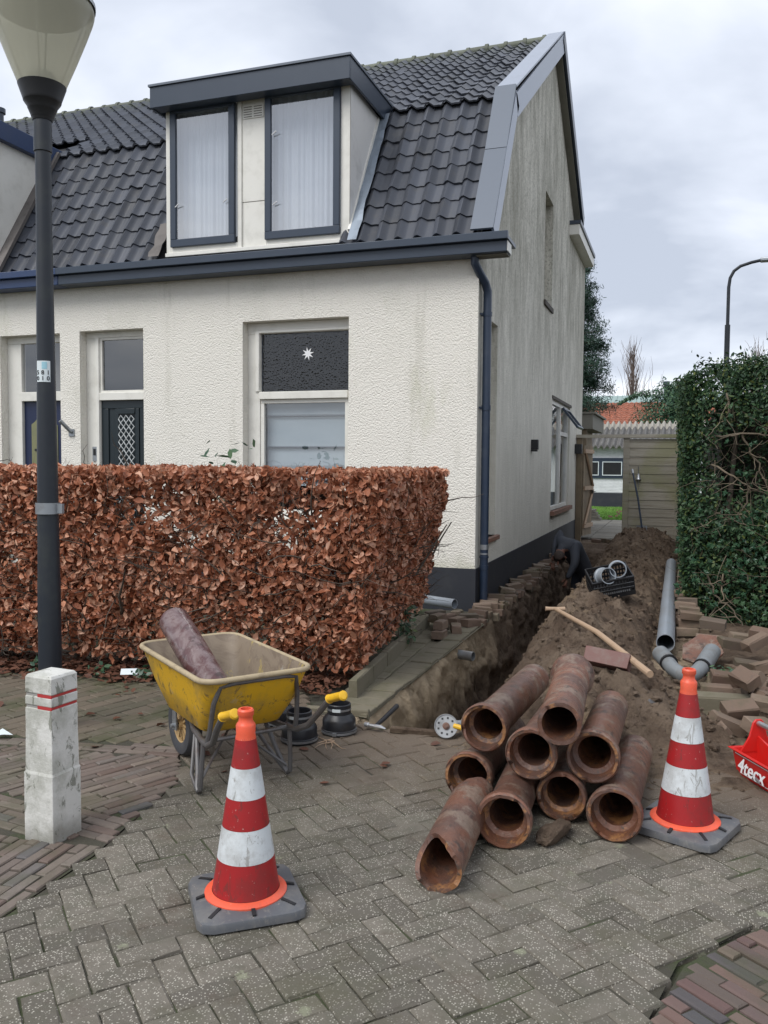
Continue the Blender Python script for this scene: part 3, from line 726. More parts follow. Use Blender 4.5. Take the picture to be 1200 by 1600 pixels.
# flag holder on the wall between the doors
mb = MB(); mb.box(-8.05, -7.96, Y0-.015, Y0, 2.06, 2.16); mb.tube([(-8.0, Y0-.02, 2.12), (-8.07, Y0-.16, 2.27)], .028, 10); fh = obj('flag_holder', mb, M['steel'], None)
tag(fh, 'short grey metal flagpole bracket on white wall between the two doors', 'bracket')
# -- neighbour's door
mb = MB(); mb.box(-9.235, -8.19, YF, YF+.09, 3.39, 3.49); mb.box(-9.235, -8.99, YF, YF+.09, -.03, 3.39); mb.box(-8.26, -8.19, YF, YF+.09, -.03, 3.39)
mb.box(-8.99, -8.26, YF-.02, YF+.09, 2.57, 2.70); df2 = wobj('door_frame', mb, M['white_paint'], neigh, bevel=.006)
mb = MB(); mb.quad((-8.99, YF+.04, 2.70), (-8.26, YF+.04, 2.70), (-8.26, YF+.04, 3.39), (-8.99, YF+.04, 3.39)); obj('pane', mb, M['glass'], df2, ang=0)
mb = MB(); mb.quad((-8.99, YF+.3, 2.6), (-8.2, YF+.3, 2.6), (-8.2, YF+.3, 3.5), (-8.99, YF+.3, 3.5)); obj('curtain', mb, M['soffit'], df2, ang=0)
mb = MB(); mb.box(-8.988, -8.262, YF+.05, YF+.08, .1, 2.568); d2 = wobj('door', mb, M['door_blue'], neigh, ang=0)
mb = MB(); pts = [(-8.86, 1.2), (-8.40, 1.2), (-8.40, 2.22), (-8.46, 2.28), (-8.55, 2.36), (-8.63, 2.40), (-8.72, 2.36), (-8.80, 2.28), (-8.86, 2.24)]
mb.add([(x, YF+.04, z) for x, z in pts]+[(x, YF+.052, z) for x, z in pts], [tuple(range(9))]+[(i, (i+1) % 9, (i+1) % 9+9, i+9) for i in range(9)]); obj('door_glass', mb, M['door_panel'], d2, ang=0)
mb = MB(); mb.box(-8.80, -8.45, YF+.028, YF+.039, 1.86, 1.89); obj('letter_plate', mb, M['black'], d2, ang=0)
# dark interior floor/back so that panes look into a room
mb = MB(); mb.quad((-12, Y0+2.5, -.02), (X0-.2, Y0+2.5, -.02), (X0-.2, Y0+2.5, 4.2), (-12, Y0+2.5, 4.2)); wobj('inner_wall', mb, M['dark_room'], house, ang=0)
# -- gutters
def gutter(x0, x1, root, mat):
    mb = MB(); mb.box(x0, x1, 9.53, Y0, 4.09, 4.215); g = wobj('gutter', mb, mat, root, bevel=.008)
    mb = MB(); mb.box(x0, x1+.02, 9.47, 9.53, 4.216, 4.305); mb.box(x0, x1+.02, 9.53, 9.98, 4.216, 4.265); obj('gutter_lip', mb, mat, g, bevel=.006)
    return g
gt = gutter(XN+.12, -1.89, house, M['slate_paint']); gutter(-13, XN+.115, neigh, M['blue_paint'])
mb = MB(); mb.box(-1.888, -1.882, 9.54, 9.77, 4.10, 4.21); obj('gutter_end', mb, M['white_paint'], gt, ang=0)
mb = MB(); mb.box(X0+.01, -1.90, 9.6, 9.77, 4.075, 4.089); obj('gutter_soffit', mb, M['soffit'], gt, ang=0)
# -- downpipe
mb = MB(); xp, yp = -2.185, 9.93
mb.tube([(xp-.10, 9.68, 4.09), (xp-.10, 9.68, 4.02), (xp-.07, 9.75, 3.94), (xp-.02, 9.88, 3.83), (xp, yp, 3.74), (xp, yp, 3.6), (xp, yp, -.05)], .05, 14)
dp = wobj('downpipe', mb, M['pipe_paint'], house)
mb = MB()
for z, h, r in ((3.45, .05, .056), (2.35, .06, .056), (.60, .02, .058), (.46, .05, .056)): mb.tube([(xp, yp, z), (xp, yp, z+h)], r, 14)
for z in (3.47, 2.38): mb.box(X0-.0, xp, yp-.012, yp+.012, z-.015, z+.015); mb.box(xp-.12, xp-.04, yp-.075, yp-.06, z-.01, z+.01)
obj('pipe_bracket', mb, M['pipe_paint'], dp)
mb = MB(); mb.tube([(xp, yp, .70), (xp, yp, .76)], .0535, 14); mb.tube([(xp, yp, .64), (xp, yp, .66)], .0535, 14); obj('worn_collar', mb, M['steel'], dp)
# -- roof planes
LY0, LZ0 = 9.88, 4.40
low_dir = Vector((0, KY-LY0, KZ-LZ0)); LLEN = low_dir.length; low_dir.normalize()
up_dir = Vector((0, RY-KY, RZ-KZ)); ULEN = up_dir.length; up_dir.normalize()
bk_dir = Vector((0, 18.95-RY, 6.9-RZ))
DX0, DX1 = -6.60, -3.93      # dormer body
mb = MB()
XA, XB = -16.0, -2.13
mb.quad((XL-.02, LY0, LZ0-.06), (XB, LY0, LZ0-.06), (XB, KY+.02, KZ-.06), (XL-.02, KY+.02, KZ-.06)); mb.quad((XA, KY+.02, KZ-.06), (XB, KY+.02, KZ-.06), (XB, RY, RZ-.06), (XA, RY, RZ-.06))
mb.quad((XA, RY, RZ-.06), (XB, RY, RZ-.06), (XB, 18.95, 6.85), (XA, 18.95, 6.85)); mb.quad((XA, 18.95, 6.85), (X0+.1, 18.95, 6.85), (X0+.1, 20.95, 6.64), (XA, 20.95, 6.64)); wobj('roof_deck', mb, M['deck'], house, ang=0)
TW, TL = .2405, .375
def tilemesh():
    mb = MB(); n = 9; L = TL
    prof = []
    for i in range(n):
        t = i/(n-1); z = .026*math.cos(2*PI*(t-.22))+.012*math.cos(4*PI*(t-.22)); prof.append((t*(TW+.018), z))
    vs = []
    for (x, z) in prof: vs.append((x, 0, z+.030))            # lower edge, top
    for (x, z) in prof: vs.append((x, L, z+.004))            # upper edge
    for (x, z) in prof: vs.append((x, 0, z+.008))            # lower lip
    fs = []
    for i in range(n-1): fs.append((i, i+1, n+i+1, n+i)); fs.append((2*n+i, 2*n+i+1, i+1, i))
    vs += [(prof[-1][0], 0, prof[-1][1]+.006), (prof[-1][0], L, prof[-1][1]-.016)]; fs.append((n-1, 3*n, 3*n+1, 2*n-1))
    mb.add(vs, fs); return mb.mesh('roof_tile', M['tile'], 50)
tm = tilemesh()
def roofbasis(d):
    x = Vector((1, 0, 0)); z = x.cross(d); return Matrix((x, d, z)).transposed()
roof = bpy.data.objects.new('tiled_roof', bpy.data.meshes.new('tiled_roof')); C.objects.link(roof); roof.parent = house; roof.matrix_parent_inverse = house.matrix_basis.inverted()
mbt = MB(); mbt.box(XL, -2.36, KY-.03, KY+.03, KZ-.08, KZ-.05); _m = mbt.mesh('tiled_roof', M['deck'], 0); roof.data = _m
places = []
ncol = int((-2.37-XL)/TW)
Rl, Ru = roofbasis(low_dir), roofbasis(up_dir)
rows = 8; exl = (LLEN-.02)/rows
for r in range(rows):
    p0 = Vector((0, LY0, LZ0))+low_dir*(r*exl)
    yc = p0.y
    for c in range(ncol):
        x = -2.37-(c+1)*TW
        if DX0-.02 < x+TW/2+.0 < DX1-.02 and True:
            continue
        places.append((Vector((x, p0.y, p0.z)), Rl, 0))
urow = 16; exu = ULEN/urow
for r in range(urow):
    p0 = Vector((0, KY-.06, KZ-.01))+up_dir*(r*exu)
    for c in range(int((-2.37+15.0)/TW)):
        x = -2.37-(c+1)*TW
        if x < XL and r < 4: continue
        if DX0-.05 < x+TW/2 < DX1+.05 and r < 1: continue
        places.append((Vector((x, p0.y, p0.z)), Ru, 1))
places.sort(key=lambda q: (q[0]-Vector((0, 0, 1.7))).length)
tn = tm.vertices; tv = [v.co.copy() for v in tn]; tf = [tuple(p.vertices) for p in tm.polygons]
mbs = MB(); cnt = 0
for p, R, k in places:
    J = Matrix.Rotation(random.gauss(0, .016), 3, 'Z') @ Matrix.Rotation(random.gauss(0, .016), 3, 'X')
    if cnt < 300:
        o = link('roof_tile', tm, roof); o.matrix_basis = Matrix.Translation(p) @ (R @ J).to_4x4(); cnt += 1
    else:
        mbs.M = Matrix.Translation(p) @ (R @ J).to_4x4(); mbs.add(tv, tf)
o = obj('roof_tiles_beyond', mbs, M['tile'], roof, ang=50); o['kind'] = 'stuff'
# ridge
rt = bpy.data.meshes.new('x')
mb = MB(); mb.tube([(0, 0, 0), (.30, 0, 0), (.301, 0, 0), (.36, 0, 0)], [.085, .085, .108, .108], 12); rme = mb.mesh('ridge_tile', M['ridge'], 40)
for k in range(38):
    o = link('ridge_tile', rme, roof); o.location = (-2.42-(k+1)*.34, RY, RZ+.0+random.uniform(-.006, .006)); o.rotation_euler = (0, random.uniform(-.01, .01), 0)
# rear-slope roof covering seen only edge-on
mb = MB(); mb.quad((XA, RY, RZ+.01), (XB, RY, RZ+.01), (XB, 18.95, 6.90), (XA, 18.95, 6.90)); wobj('rear_roof', mb, M['tile'], house, ang=0)
# flue on the ridge
mb = MB(); mb.tube([(-14.4, RY, RZ), (-14.4, RY, RZ+.28)], .09, 12); mb.tube([(-14.4, RY, RZ+.28), (-14.4, RY, RZ+.38)], .13, 12); wobj('flue', mb, M['slate_paint'], neigh)
# -- zinc verge
def strip(P, Q, x0, x1, nrm, h0, h1):
    """slab between points P and Q (y,z), x0..x1, offset h0..h1 along normal (y,z)"""
    mb = MB(); pts = []
    for h in (h0, h1):
        for (y, z), n in ((P, nrm), (Q, nrm)):
            for x in (x0, x1): pts.append((x, y+n[0]*h, z+n[1]*h))
    mb.add(pts, [(0, 1, 3, 2), (4, 6, 7, 5), (0, 4, 5, 1), (2, 3, 7, 6), (0, 2, 6, 4), (1, 5, 7, 3)]); return mb
nl = (-low_dir.z, low_dir.y); nu = (-up_dir.z, up_dir.y)
XV0, XV1 = -2.37, -2.10
mid = (LY0+.55*(KY-LY0), LZ0+.55*(KZ-LZ0))
wobj('verge_panel', strip((LY0-.02, LZ0-.02), mid, XV0, XV1, nl, .075, .10), M['zinc'], house, ang=0)
wobj('verge_panel', strip((mid[0]+.004, mid[1]+.006), (KY-.02, KZ+.06), XV0, XV1, nl, .077, .103), M['zinc'], house, ang=0)
wobj('verge_panel', strip((KY-.04, KZ+.045), (RY+.02, RZ+.06), XV0, XV1, nu, .05, .075), M['zinc_light'], house, ang=0)
wobj('verge_fascia', strip((LY0, LZ0-.02), (KY, KZ-.01), XV1-.025, XV1+.003, nl, -.13, .098), M['zinc_light'], house, ang=0)
wobj('verge_fascia', strip((KY-.07, KZ-.07), (RY+.05, RZ+.03), XV1-.025, XV1+.003, nu, -.21, .073), M['zinc_light'], house, ang=0)
wobj('verge_soffit', strip((LY0, LZ0-.02), (KY, KZ), X0, XV1-.026, nl, -.12, -.10), M['soffit'], house, ang=0)
wobj('verge_soffit', strip((KY-.05, KZ-.05), (RY+.03, RZ), X0, XV1-.026, nu, -.20, -.18), M['soffit'], house, ang=0)
bd = bk_dir.normalized(); nb_ = (-bd.z, bd.y)
wobj('rear_verge_board', strip((RY, RZ+.10), (18.95, 6.99), XV1-.03, XV1+.02, nb_, -.18, .05), M['slate_paint'], house, ang=0)
wobj('rear_verge_soffit', strip((RY, RZ), (18.95, 6.9), X0, XV1-.032, nb_, -.17, -.15), M['soffit'], house, ang=0)
mb = MB(); mb.box(X0, -2.06, 17.9, 20.95, 6.42, 6.62); eb = wobj('eave_box', mb, M['white_paint'], house, ang=0, label='pale boxed end of the rear eave')
mb = MB(); mb.box(X0, -2.03, 17.88, 20.97, 6.625, 6.70); obj('eave_cap', mb, M['slate_paint'], eb, ang=0)
# -- dormer
DY = 9.95
dormer = wobj('dormer', (lambda m: (m.box(DX0+.03, -6.50, DY, DY+.09, 4.36, 6.40), m.box(-5.50, -5.44, DY, DY+.09, 4.47, 6.40), m.box(-5.11, -5.08, DY, DY+.09, 4.47, 6.40), m.box(-4.06, DX1-.01, DY, DY+.09, 4.36, 6.40),
    m.box(-6.50, -5.50, DY, DY+.09, 4.36, 4.57), m.box(-5.50, -4.06, DY, DY+.09, 4.36, 4.47), m.box(-6.50, -4.06, DY+.01, DY+.09, 6.37, 6.40), m.box(-5.08, -4.06, DY, DY+.09, 4.47, 4.57), m.box(-6.56, -4.0, DY-.05, DY-.002, 4.44, 4.49), m)[-1])(MB()), M['white_paint'], house, bevel=.005)
mb = MB(); mb.box(-5.44, -5.11, DY+.02, DY+.08, 5.075, 6.38); mb.box(-5.44, -5.11, DY+.026, DY+.08, 4.47, 5.070); pn = obj('infill_panel', mb, M['white_paint'], dormer, bevel=.003)
mb = MB(); mb.box(-5.42, -5.13, DY+.008, DY+.021, 6.12, 6.29); mb.cur = 1
for sx in (-5.41, -5.265):
    for i in range(5): mb.box(sx, sx+.115, DY+.004, DY+.009, 6.135+i*.03, 6.145+i*.03)
obj('vent_grille', mb, [M['white_paint'], M['soffit']], dormer, ang=0)
def sash(x0, x1, z0, z1, gx, tilt):
    y = DY-.045; mb = MB(); t = .085
    mb.box(x0, x1, y, y+.05, z1-t, z1); mb.box(x0, x1, y, y+.05, z0, z0+t*1.15); mb.box(x0, x0+t, y, y+.05, z0+t*1.15, z1-t); mb.box(x1-t, x1, y, y+.05, z0+t*1.15, z1-t)
    s_ = obj('casement', mb, M['slate_paint'], dormer, bevel=.006)
    mb = MB(); mb.quad((x0+t, y+.025, z0+t), (x1-t, y+.025, z0+t), (x1-t, y+.025, z1-t), (x0+t, y+.025, z1-t)); obj('casement_pane', mb, M['sky_glass'], dormer, ang=0)
    mb = MB(); n = 90; pts = []
    for i in range(n+1):
        u = i/n; x = x0+.0+u*(x1-x0); pts.append((x, DY+.15+.016*math.sin(u*46+.8*math.sin(u*9))+.008*math.sin(u*97)))
    for (a, b), (c, d) in zip(pts, pts[1:]): mb.quad((a, b, z0), (c, d, z0), (c, d, 6.50), (a, b, 6.50))
    obj('net_curtain', mb, M['curtain'], dormer, ang=80)
    mb = MB()
    for (hx, hz) in gx: mb.tube([(hx, y-.004, hz), (hx+.07, y-.03, hz+.03)], .008, 6)
    obj('window_stay', mb, M['white_print'], dormer)
sash(-6.485, -5.525, 4.565, 6.38, [(-6.40, 5.08), (-5.68, 5.08)], 0)
sash(-5.09, -4.062, 4.56, 6.40, [(-4.98, 5.85), (-4.97, 4.98)], 0)
mb = MB(); mb.quad((DX1-.004, DY-.001, 4.36), (DX1-.004, DY+.03, 4.36), (DX1-.004, 11.05, 6.34), (DX1-.004, DY-.001, 6.40))
obj('cheek', mb, M['cheek'], dormer, ang=0)
mb = MB(); mb.quad((DX0+.03, DY+.09, 4.36), (DX0+.03, DY+.09, 6.40), (DX0+.03, 11.05, 6.34)); obj('cheek', mb, M['cheek'], dormer, ang=0)
obj('cheek_trim', strip((DY+.02, 4.56), (11.0, 6.30), DX1-.02, DX1+.012, nl, -.0, .07), M['white_paint'], dormer, ang=0)
fl = MB()
n = 14
for i in range(n):
    a, b = i/n, (i+1)/n
    def pt(t, s_): p = Vector((0, LY0, LZ0))+low_dir*(t*(LLEN*.96)); q = .02*fbm(t*9, s_*7, 2); return (DX1+.01+s_*(.12+.02*fbm(t*5, 1)), p.y+nl[0]*(.075+q), p.z+nl[1]*(.075+q))
    for s0, s1 in ((0, .5), (.5, 1)): fl.quad(pt(a, s0), pt(a, s1), pt(b, s1), pt(b, s0))
obj('lead_flashing', fl, M['lead'], dormer, ang=60); fl = MB()
for i in range(6):
    a, b = i/6*.25, (i+1)/6*.25
    def pt(t, s_): p = Vector((0, LY0, LZ0))+low_dir*(t*LLEN); q = .03*fbm(t*19, s_*7, 5); return (DX0-.01-s_*(.16+.05*fbm(t*15, 1)), p.y+nl[0]*(.08+q), p.z+nl[1]*(.08+q))
    fl.quad(pt(a, 1), pt(a, 0), pt(b, 0), pt(b, 1))
obj('lead_flashing', fl, M['brown_lead'], dormer, ang=60)
mb = MB(); z0, z1 = 6.32, 6.585
mb.box(-6.66, -3.855, 9.72, 9.75, z0, z1); mb.box(-3.885, -3.855, 9.751, 11.35, z0, z1); mb.box(-6.66, -6.63, 9.751, 11.35, z0, z1); mb.box(-6.63, -3.885, 9.751, 9.93, z0+.01, z0+.05)
mb.box(-6.63, -3.885, 9.751, 11.3, z1-.08, z1-.03); obj('fascia', mb, M['slate_paint'], dormer, bevel=.006)
mb = MB(); mb.box(-6.675, -3.84, 9.70, 9.76, z1+.002, z1+.03); mb.box(-3.90, -3.84, 9.761, 11.35, z1+.002, z1+.03); mb.box(-6.675, -6.615, 9.761, 11.35, z1+.002, z1+.03); obj('roof_edge_trim', mb, M['zinc'], dormer, ang=0)
# -- neighbour's dormer cheek and blue fascia
mb = MB(); mb.add([(XL, 9.84, 4.36), (XL, 11.3, 6.6), (XL, 9.84, 6.6), (-13, 9.84, 4.36), (-13, 9.84, 6.6)], [(0, 1, 2), (0, 2, 4, 3)]); nd = wobj('dormer_wall', mb, M['white_paint'], neigh, ang=0)
mb = MB(); mb.box(XL-.04, XL+.10, 9.3, 11.75, 6.30, 6.56); mb.box(-13, XL-.041, 9.3, 9.36, 6.30, 6.56); wobj('dormer_fascia', mb, M['blue_paint'], neigh, bevel=.006)
wobj('dormer_flashing', strip((LY0-.05, LZ0-.05), (KY-.02, KZ), XL-.01, XL+.15, nl, .05, .10), M['brown_lead'], neigh, ang=0)
mb = MB(); mb.box(-13, XL, 9.4, 11.6, 6.561, 6.60); wobj('dormer_roof', mb, M['deck'], neigh, ang=0)
# -- side window
xw = X0-.11; y0, y1, z0, z1 = 15.92, 18.6, .86, 2.94
def frx(mb, x, d, a, b, c, e, t):
    mb.box(x, x+d, a, b, e-t, e); mb.box(x, x+d, a, b, c, c+t); mb.box(x, x+d, a, a+t, c+t, e-t); mb.box(x, x+d, b-t, b, c+t, e-t)
mb = MB(); frx(mb, xw, .07, y0, y1, z0, z1, .07); mb.box(xw, xw+.07, 17.35, 17.45, z0+.07, z1-.07); mb.box(xw, xw+.07, 17.45, y1-.07, 2.32, 2.40); sw = wobj('window_frame', mb, M['white_paint'], house, ang=0)
mb = MB(); x = xw+.03; mb.quad((x, y0, z0), (x, y1, z0), (x, y1, z1), (x, y0, z1)); obj('pane', mb, M['glass'], sw, ang=0)
mb = MB(); mb.quad((x-.25, y0, z0), (x-.25, y1, z0), (x-.25, y1, z1), (x-.25, y0, z1)); obj('curtain', mb, M['blind'], sw, ang=0)
R = Matrix.Translation((xw+.075, 0, 2.86)) @ Matrix.Rotation(math.radians(-38), 4, 'Y')
mb = MB(); mb.M = R; frx(mb, 0, .045, 17.50, 18.48, -.50, 0, .055); ts = obj('top_casement', mb, M['slate_paint'], sw, ang=0)
mb = MB(); mb.M = R; mb.quad((.02, 17.5, -.48), (.02, 18.45, -.48), (.02, 18.45, -.03), (.02, 17.5, -.03)); obj('casement_pane', mb, M['glass'], sw, ang=0)
# rear extension eave
mb = MB(); mb.box(-3.5, -2.05, 21.4, 24.5, 2.62, 2.98); mb.box(-3.5, -1.98, 21.35, 24.55, 2.985, 3.03); ex = wobj('rear_extension', mb, M['soffit'], house, ang=0)
mb = MB(); mb.box(-2.3, -2.2, 21.5, 21.6, -.03, 2.619); mb.box(-3.5, -2.35, 22, 24.5, -.03, 2.618); obj('extension_wall', mb, M['wood_gate'], ex, ang=0)
# lamp box beside the gate
mb = MB(); mb.box(X0, X0+.16, 19.55, 19.68, 1.98, 2.20); lb = obj('wall_lamp', mb, M['black'], None, bevel=.01); tag(lb, 'small black wall lamp on the house corner by the wooden gate', 'lamp')
# loose short pvc pipe by the plinth
def hollow(mb, a, b, r, t=.006, n=20):
    a, b = Vector(a), Vector(b); d = (b-a); q = d.to_track_quat('Z', 'Y').to_matrix().to_4x4(); L = d.length
    keep = mb.M.copy(); mb.M = keep @ Matrix.Translation(a) @ q
    mb.lathe([(r, 0), (r, L), (r-t, L), (r-t, 0)], n, close=True); mb.M = keep
mb = MB(); hollow(mb, (-3.0, 9.42, .16), (-2.33, 9.12, .16), .055); o = obj('pvc_pipe', mb, M['pvc']); tag(o, 'short grey plastic pipe lying against the black plinth by the hedge end', 'pipe')
# ================================================================== PLANTS
def leafcloud(name, pts, nrms, size, mat, parent=None, aspect=.55, fold=.25, spread=.9, szvar=.35, bend=.15):
    """many folded leaves as one mesh"""
    n = len(pts); P = np.array(pts, dtype=np.float64); N = np.array(nrms, dtype=np.float64)+np.random.normal(0, spread, (n, 3))
    N /= np.linalg.norm(N, axis=1)[:, None]+1e-9
    T = np.random.normal(0, 1, (n, 3)); T[:, 2] -= .6; T -= N*(T*N).sum(1)[:, None]; T /= np.linalg.norm(T, axis=1)[:, None]+1e-9
    B = np.cross(N, T); S = size*(1+szvar*np.random.uniform(-1, 1, n))[:, None]
    W = S*aspect*.5; F = np.random.uniform(.2, 1, (n, 1))*fold; D = np.random.uniform(-1, 1, (n, 1))*bend
    V = np.stack([P-T*S*.5, P-T*S*.08+B*W+N*W*F, P+T*S*.28+B*W*.75+N*W*F, P+T*S*.5-N*S*D, P+T*S*.28-B*W*.75+N*W*F, P-T*S*.08-B*W+N*W*F, P-T*S*.05, ], 1).reshape(-1, 3)
    base = (np.arange(n)*7)[:, None]
    tri = np.concatenate([base+np.array([[0, 6, 1]]), base+np.array([[1, 6, 2]]), base+np.array([[2, 6, 3]]), base+np.array([[3, 6, 4]]), base+np.array([[4, 6, 5]]), base+np.array([[5, 6, 0]])], 0)
    me = bpy.data.meshes.new(name); me.vertices.add(len(V)); me.vertices.foreach_set('co', V.astype(np.float32).ravel())
    me.loops.add(tri.size); me.loops.foreach_set('vertex_index', tri.astype(np.int32).ravel())
    me.polygons.add(len(tri)); me.polygons.foreach_set('loop_start', np.arange(0, tri.size, 3, dtype=np.int32)); me.polygons.foreach_set('loop_total', np.full(len(tri), 3, dtype=np.int32))
    me.materials.append(mat); me.update(calc_edges=True); me.validate()
    o = link(name, me, parent); o['kind'] = 'stuff'; return o
def leafmesh(name, size, aspect, mat, lobes=0):
    mb = MB(); w_ = size*aspect/2
    if not lobes: mb.add([(0, -size/2, 0), (w_, -.08*size, w_*.3), (w_*.8, .25*size, w_*.25), (0, size/2, -.1*size), (-w_*.8, .25*size, w_*.25), (-w_, -.08*size, w_*.3), (0, -.05*size, 0)], [(0, 6, 1), (1, 6, 2), (2, 6, 3), (3, 6, 4), (4, 6, 5), (5, 6, 0)])
    else:
        ps = [(0, -.35), (.30, -.48), (.28, -.12), (.52, 0), (.22, .16), (0, .55), (-.22, .16), (-.52, 0), (-.28, -.12), (-.30, -.48)]
        mb.add([(x*size, y*size, .08*size*(abs(x) > .25)) for x, y in ps]+[(0, 0, .02)], [(i, (i+1) % 10, 10) for i in range(10)])
    return mb.mesh(name, mat, 0)
def twig(mb, p, d, L, r, n=4, wob=.25, side=4):
    pts = [Vector(p)]; d = Vector(d).normalized(); rs = [r]
    for i in range(n):
        d = (d+Vector((random.gauss(0, wob), random.gauss(0, wob), random.gauss(0, wob)))).normalized(); pts.append(pts[-1]+d*(L/n)); rs.append(r*(1-.75*(i+1)/n))
    mb.tube(pts, rs, side, False); return pts
# ---- beech hedge: front run and a short return along the side path
A0, A1_ = Vector((-7.0, 5.36)), Vector((-2.26, 6.01)); hd_ = (A1_-A0).normalized(); hn = Vector((hd_.y, -hd_.x))
HT = 1.655
hedge = thing('beech_hedge', 'clipped beech hedge with dry copper brown leaves in front of the white house', 'hedge', (-4, 6.2, 0))
pts, nr = [], []
L_ = (A1_-A0).length
def dens(x, y, z): return fbm(x*1.7, z*1.9, y*1.7+3, 3)
def hadd(x, y, z, n, layer):
    if dens(x, y, z) < -.26 and random.random() < .72: return
    if random.random() < .55*(1-min(1, z/.42)): return
    pts.append((x, y, z)); nr.append(n)
for k in range(39000):
    u = random.random()*(L_+.03); t = abs(random.gauss(0, .11)) if random.random() < .72 else random.uniform(0, .6)
    z = .10+(HT-.10)*random.random()**.93
    bul = .05*fbm(u*1.4, z*1.6, 4, 3)+.05*fbm(u*4, z*4, 14, 3)+(.05 if z > .3 else -.10*(1-z/.3))
    p = A0+hd_*u-hn*(t-bul); hadd(p.x, p.y, z, (hn.x*1.1, hn.y*1.1, .35), t)
for k in range(5200):      # top
    u = random.random()*L_; t = random.uniform(0, .62); p = A0+hd_*u-hn*t
    hadd(p.x, p.y, HT+.03*fbm(u*2, t*3, 8, 3)-abs(random.gauss(0, .05)), (0, -.3, 1), 0)
def endx(y, z): return -2.13-.075*(y-6.2)-.25*(1-min(1, z/1.4))**1.2+.06*fbm(y*1.7, z*1.7, 11, 3)+.05*fbm(y*5, z*5, 21, 3)
for k in range(22000):      # return
    y = random.uniform(5.95, 8.5); t = abs(random.gauss(0, .10)) if random.random() < .7 else random.uniform(0, .5)
    zl = .13+.10*max(0, (y-7.2)); z = zl+(HT-zl)*random.random()**.9
    x = endx(y, z)-t; hadd(x, y, z, (1, -.45, .3), t)
for k in range(1800):
    y = random.uniform(6, 8.5); x = endx(y, HT)-random.uniform(0, .6); hadd(x, y, HT+.03*fbm(x*2, y*3, 8, 3)-abs(random.gauss(0, .05)), (.3, 0, 1), 0)
# leaves that hang nearest to the street are single objects
order = sorted(range(len(pts)), key=lambda i: pts[i][1]*.95-pts[i][0]*.12+random.random()*.35)
single = set(order[:300]); lm = [leafmesh('beech_leaf', .064, a, M['beech']) for a in (.5, .58, .66)]
for i in single:
    o = link('leaf', random.choice(lm), hedge); o.matrix_parent_inverse = hedge.matrix_basis.inverted(); s = random.uniform(.75, 1.1); o.scale = (s, s, s)
    n = Vector(nr[i])+Vector((random.gauss(0, .6), random.gauss(0, .6), random.gauss(0, .6))); o.location = Vector(pts[i])+Vector((hn.x, hn.y, 0))*.02
    o.rotation_euler = (n.to_track_quat('Z', 'Y').to_matrix() @ Matrix.Rotation(random.uniform(0, 6.28), 3, 'Z')).to_euler()
rest = [i for i in range(len(pts)) if i not in single]
o = leafcloud('leaves', [pts[i] for i in rest], [nr[i] for i in rest], .057, M['beech'], hedge, .56, 1.1, 1.1, .6, .6); o.matrix_parent_inverse = hedge.matrix_basis.inverted()
mb = MB()
for k in range(1100):
    u = random.random()*L_; t = random.uniform(-.04, .5); p = A0+hd_*u-hn*t
    twig(mb, (p.x, p.y, random.uniform(.1, 1.35)), (random.gauss(0, .5)+hn.x*.5, random.gauss(0, .3)+hn.y*.6, random.uniform(-.1, 1)), random.uniform(.25, .55), random.uniform(.003, .008), 4, .25, 4)
for k in range(420):
    y = random.uniform(6.1, 8.5); z = random.uniform(.1, 1.35); twig(mb, (endx(y, z)-random.uniform(.02, .4), y, z), (random.gauss(.4, .5), random.gauss(-.2, .4), random.uniform(-.1, 1)), random.uniform(.2, .5), random.uniform(.003, .008), 4, .25, 4)
for k in range(130):
    u = random.random()*L_; p = A0+hd_*u-hn*random.uniform(-.03, .5); twig(mb, (p.x, p.y, HT-.12), (random.gauss(0, .35), random.gauss(0, .3), 1), random.uniform(.12, .24), .0028, 3, .2, 3)
wobj('twigs', mb, M['bark'], hedge, kind='stuff', ang=60)
for k in range(16):
    u = (k+.5)/16*L_ if k < 11 else 0; p = A0+hd_*u-hn*.3
    if k >= 11: p = Vector((-2.80, 6.5+(k-11)*.42))
    mb = MB(); 
    for q in range(3): twig(mb, (p.x+random.gauss(0, .04), p.y, -.02), (random.gauss(0, .25), random.gauss(0, .1), 1), 1.35, .022, 6, .14, 6)
    wobj('stem', mb, M['bark'], hedge, ang=60)
# low evergreen weeds in the hedge foot, as separate small plants
def plant(loc, n, r, h, size, mat, label, cat='plant', name='weed', group=None):
    t = thing(name, label, cat, loc, 0, group); P = []; N = []
    for k in range(n):
        a = random.uniform(0, 6.28); q = r*random.random()**.6; P.append((q*math.cos(a), q*math.sin(a), random.uniform(.15, 1)*h)); N.append((math.cos(a)*.6, math.sin(a)*.6-.5, .8))
    leafcloud('leaves', P, N, size, mat, t, .5, .3, .5); mb = MB()
    for k in range(6): twig(mb, (0, 0, -.02), (random.gauss(0, .4), random.gauss(0, .4), 1), h*.9, .006, 3, .2, 4)
    obj('stem', mb, M['bark'], t); return t
plant((-2.5, 7.55, 0), 170, .20, .38, .06, M['evergreen'], 'small dark green shrub at the foot of the copper hedge by the loose bricks', 'shrub', 'small_shrub')
plant((-4.82, 8.6, 0), 70, .34, 1.95, .12, M['bluebush'], 'green leafy sprig rising behind the copper hedge under the front window', 'plant', 'garden_plant')
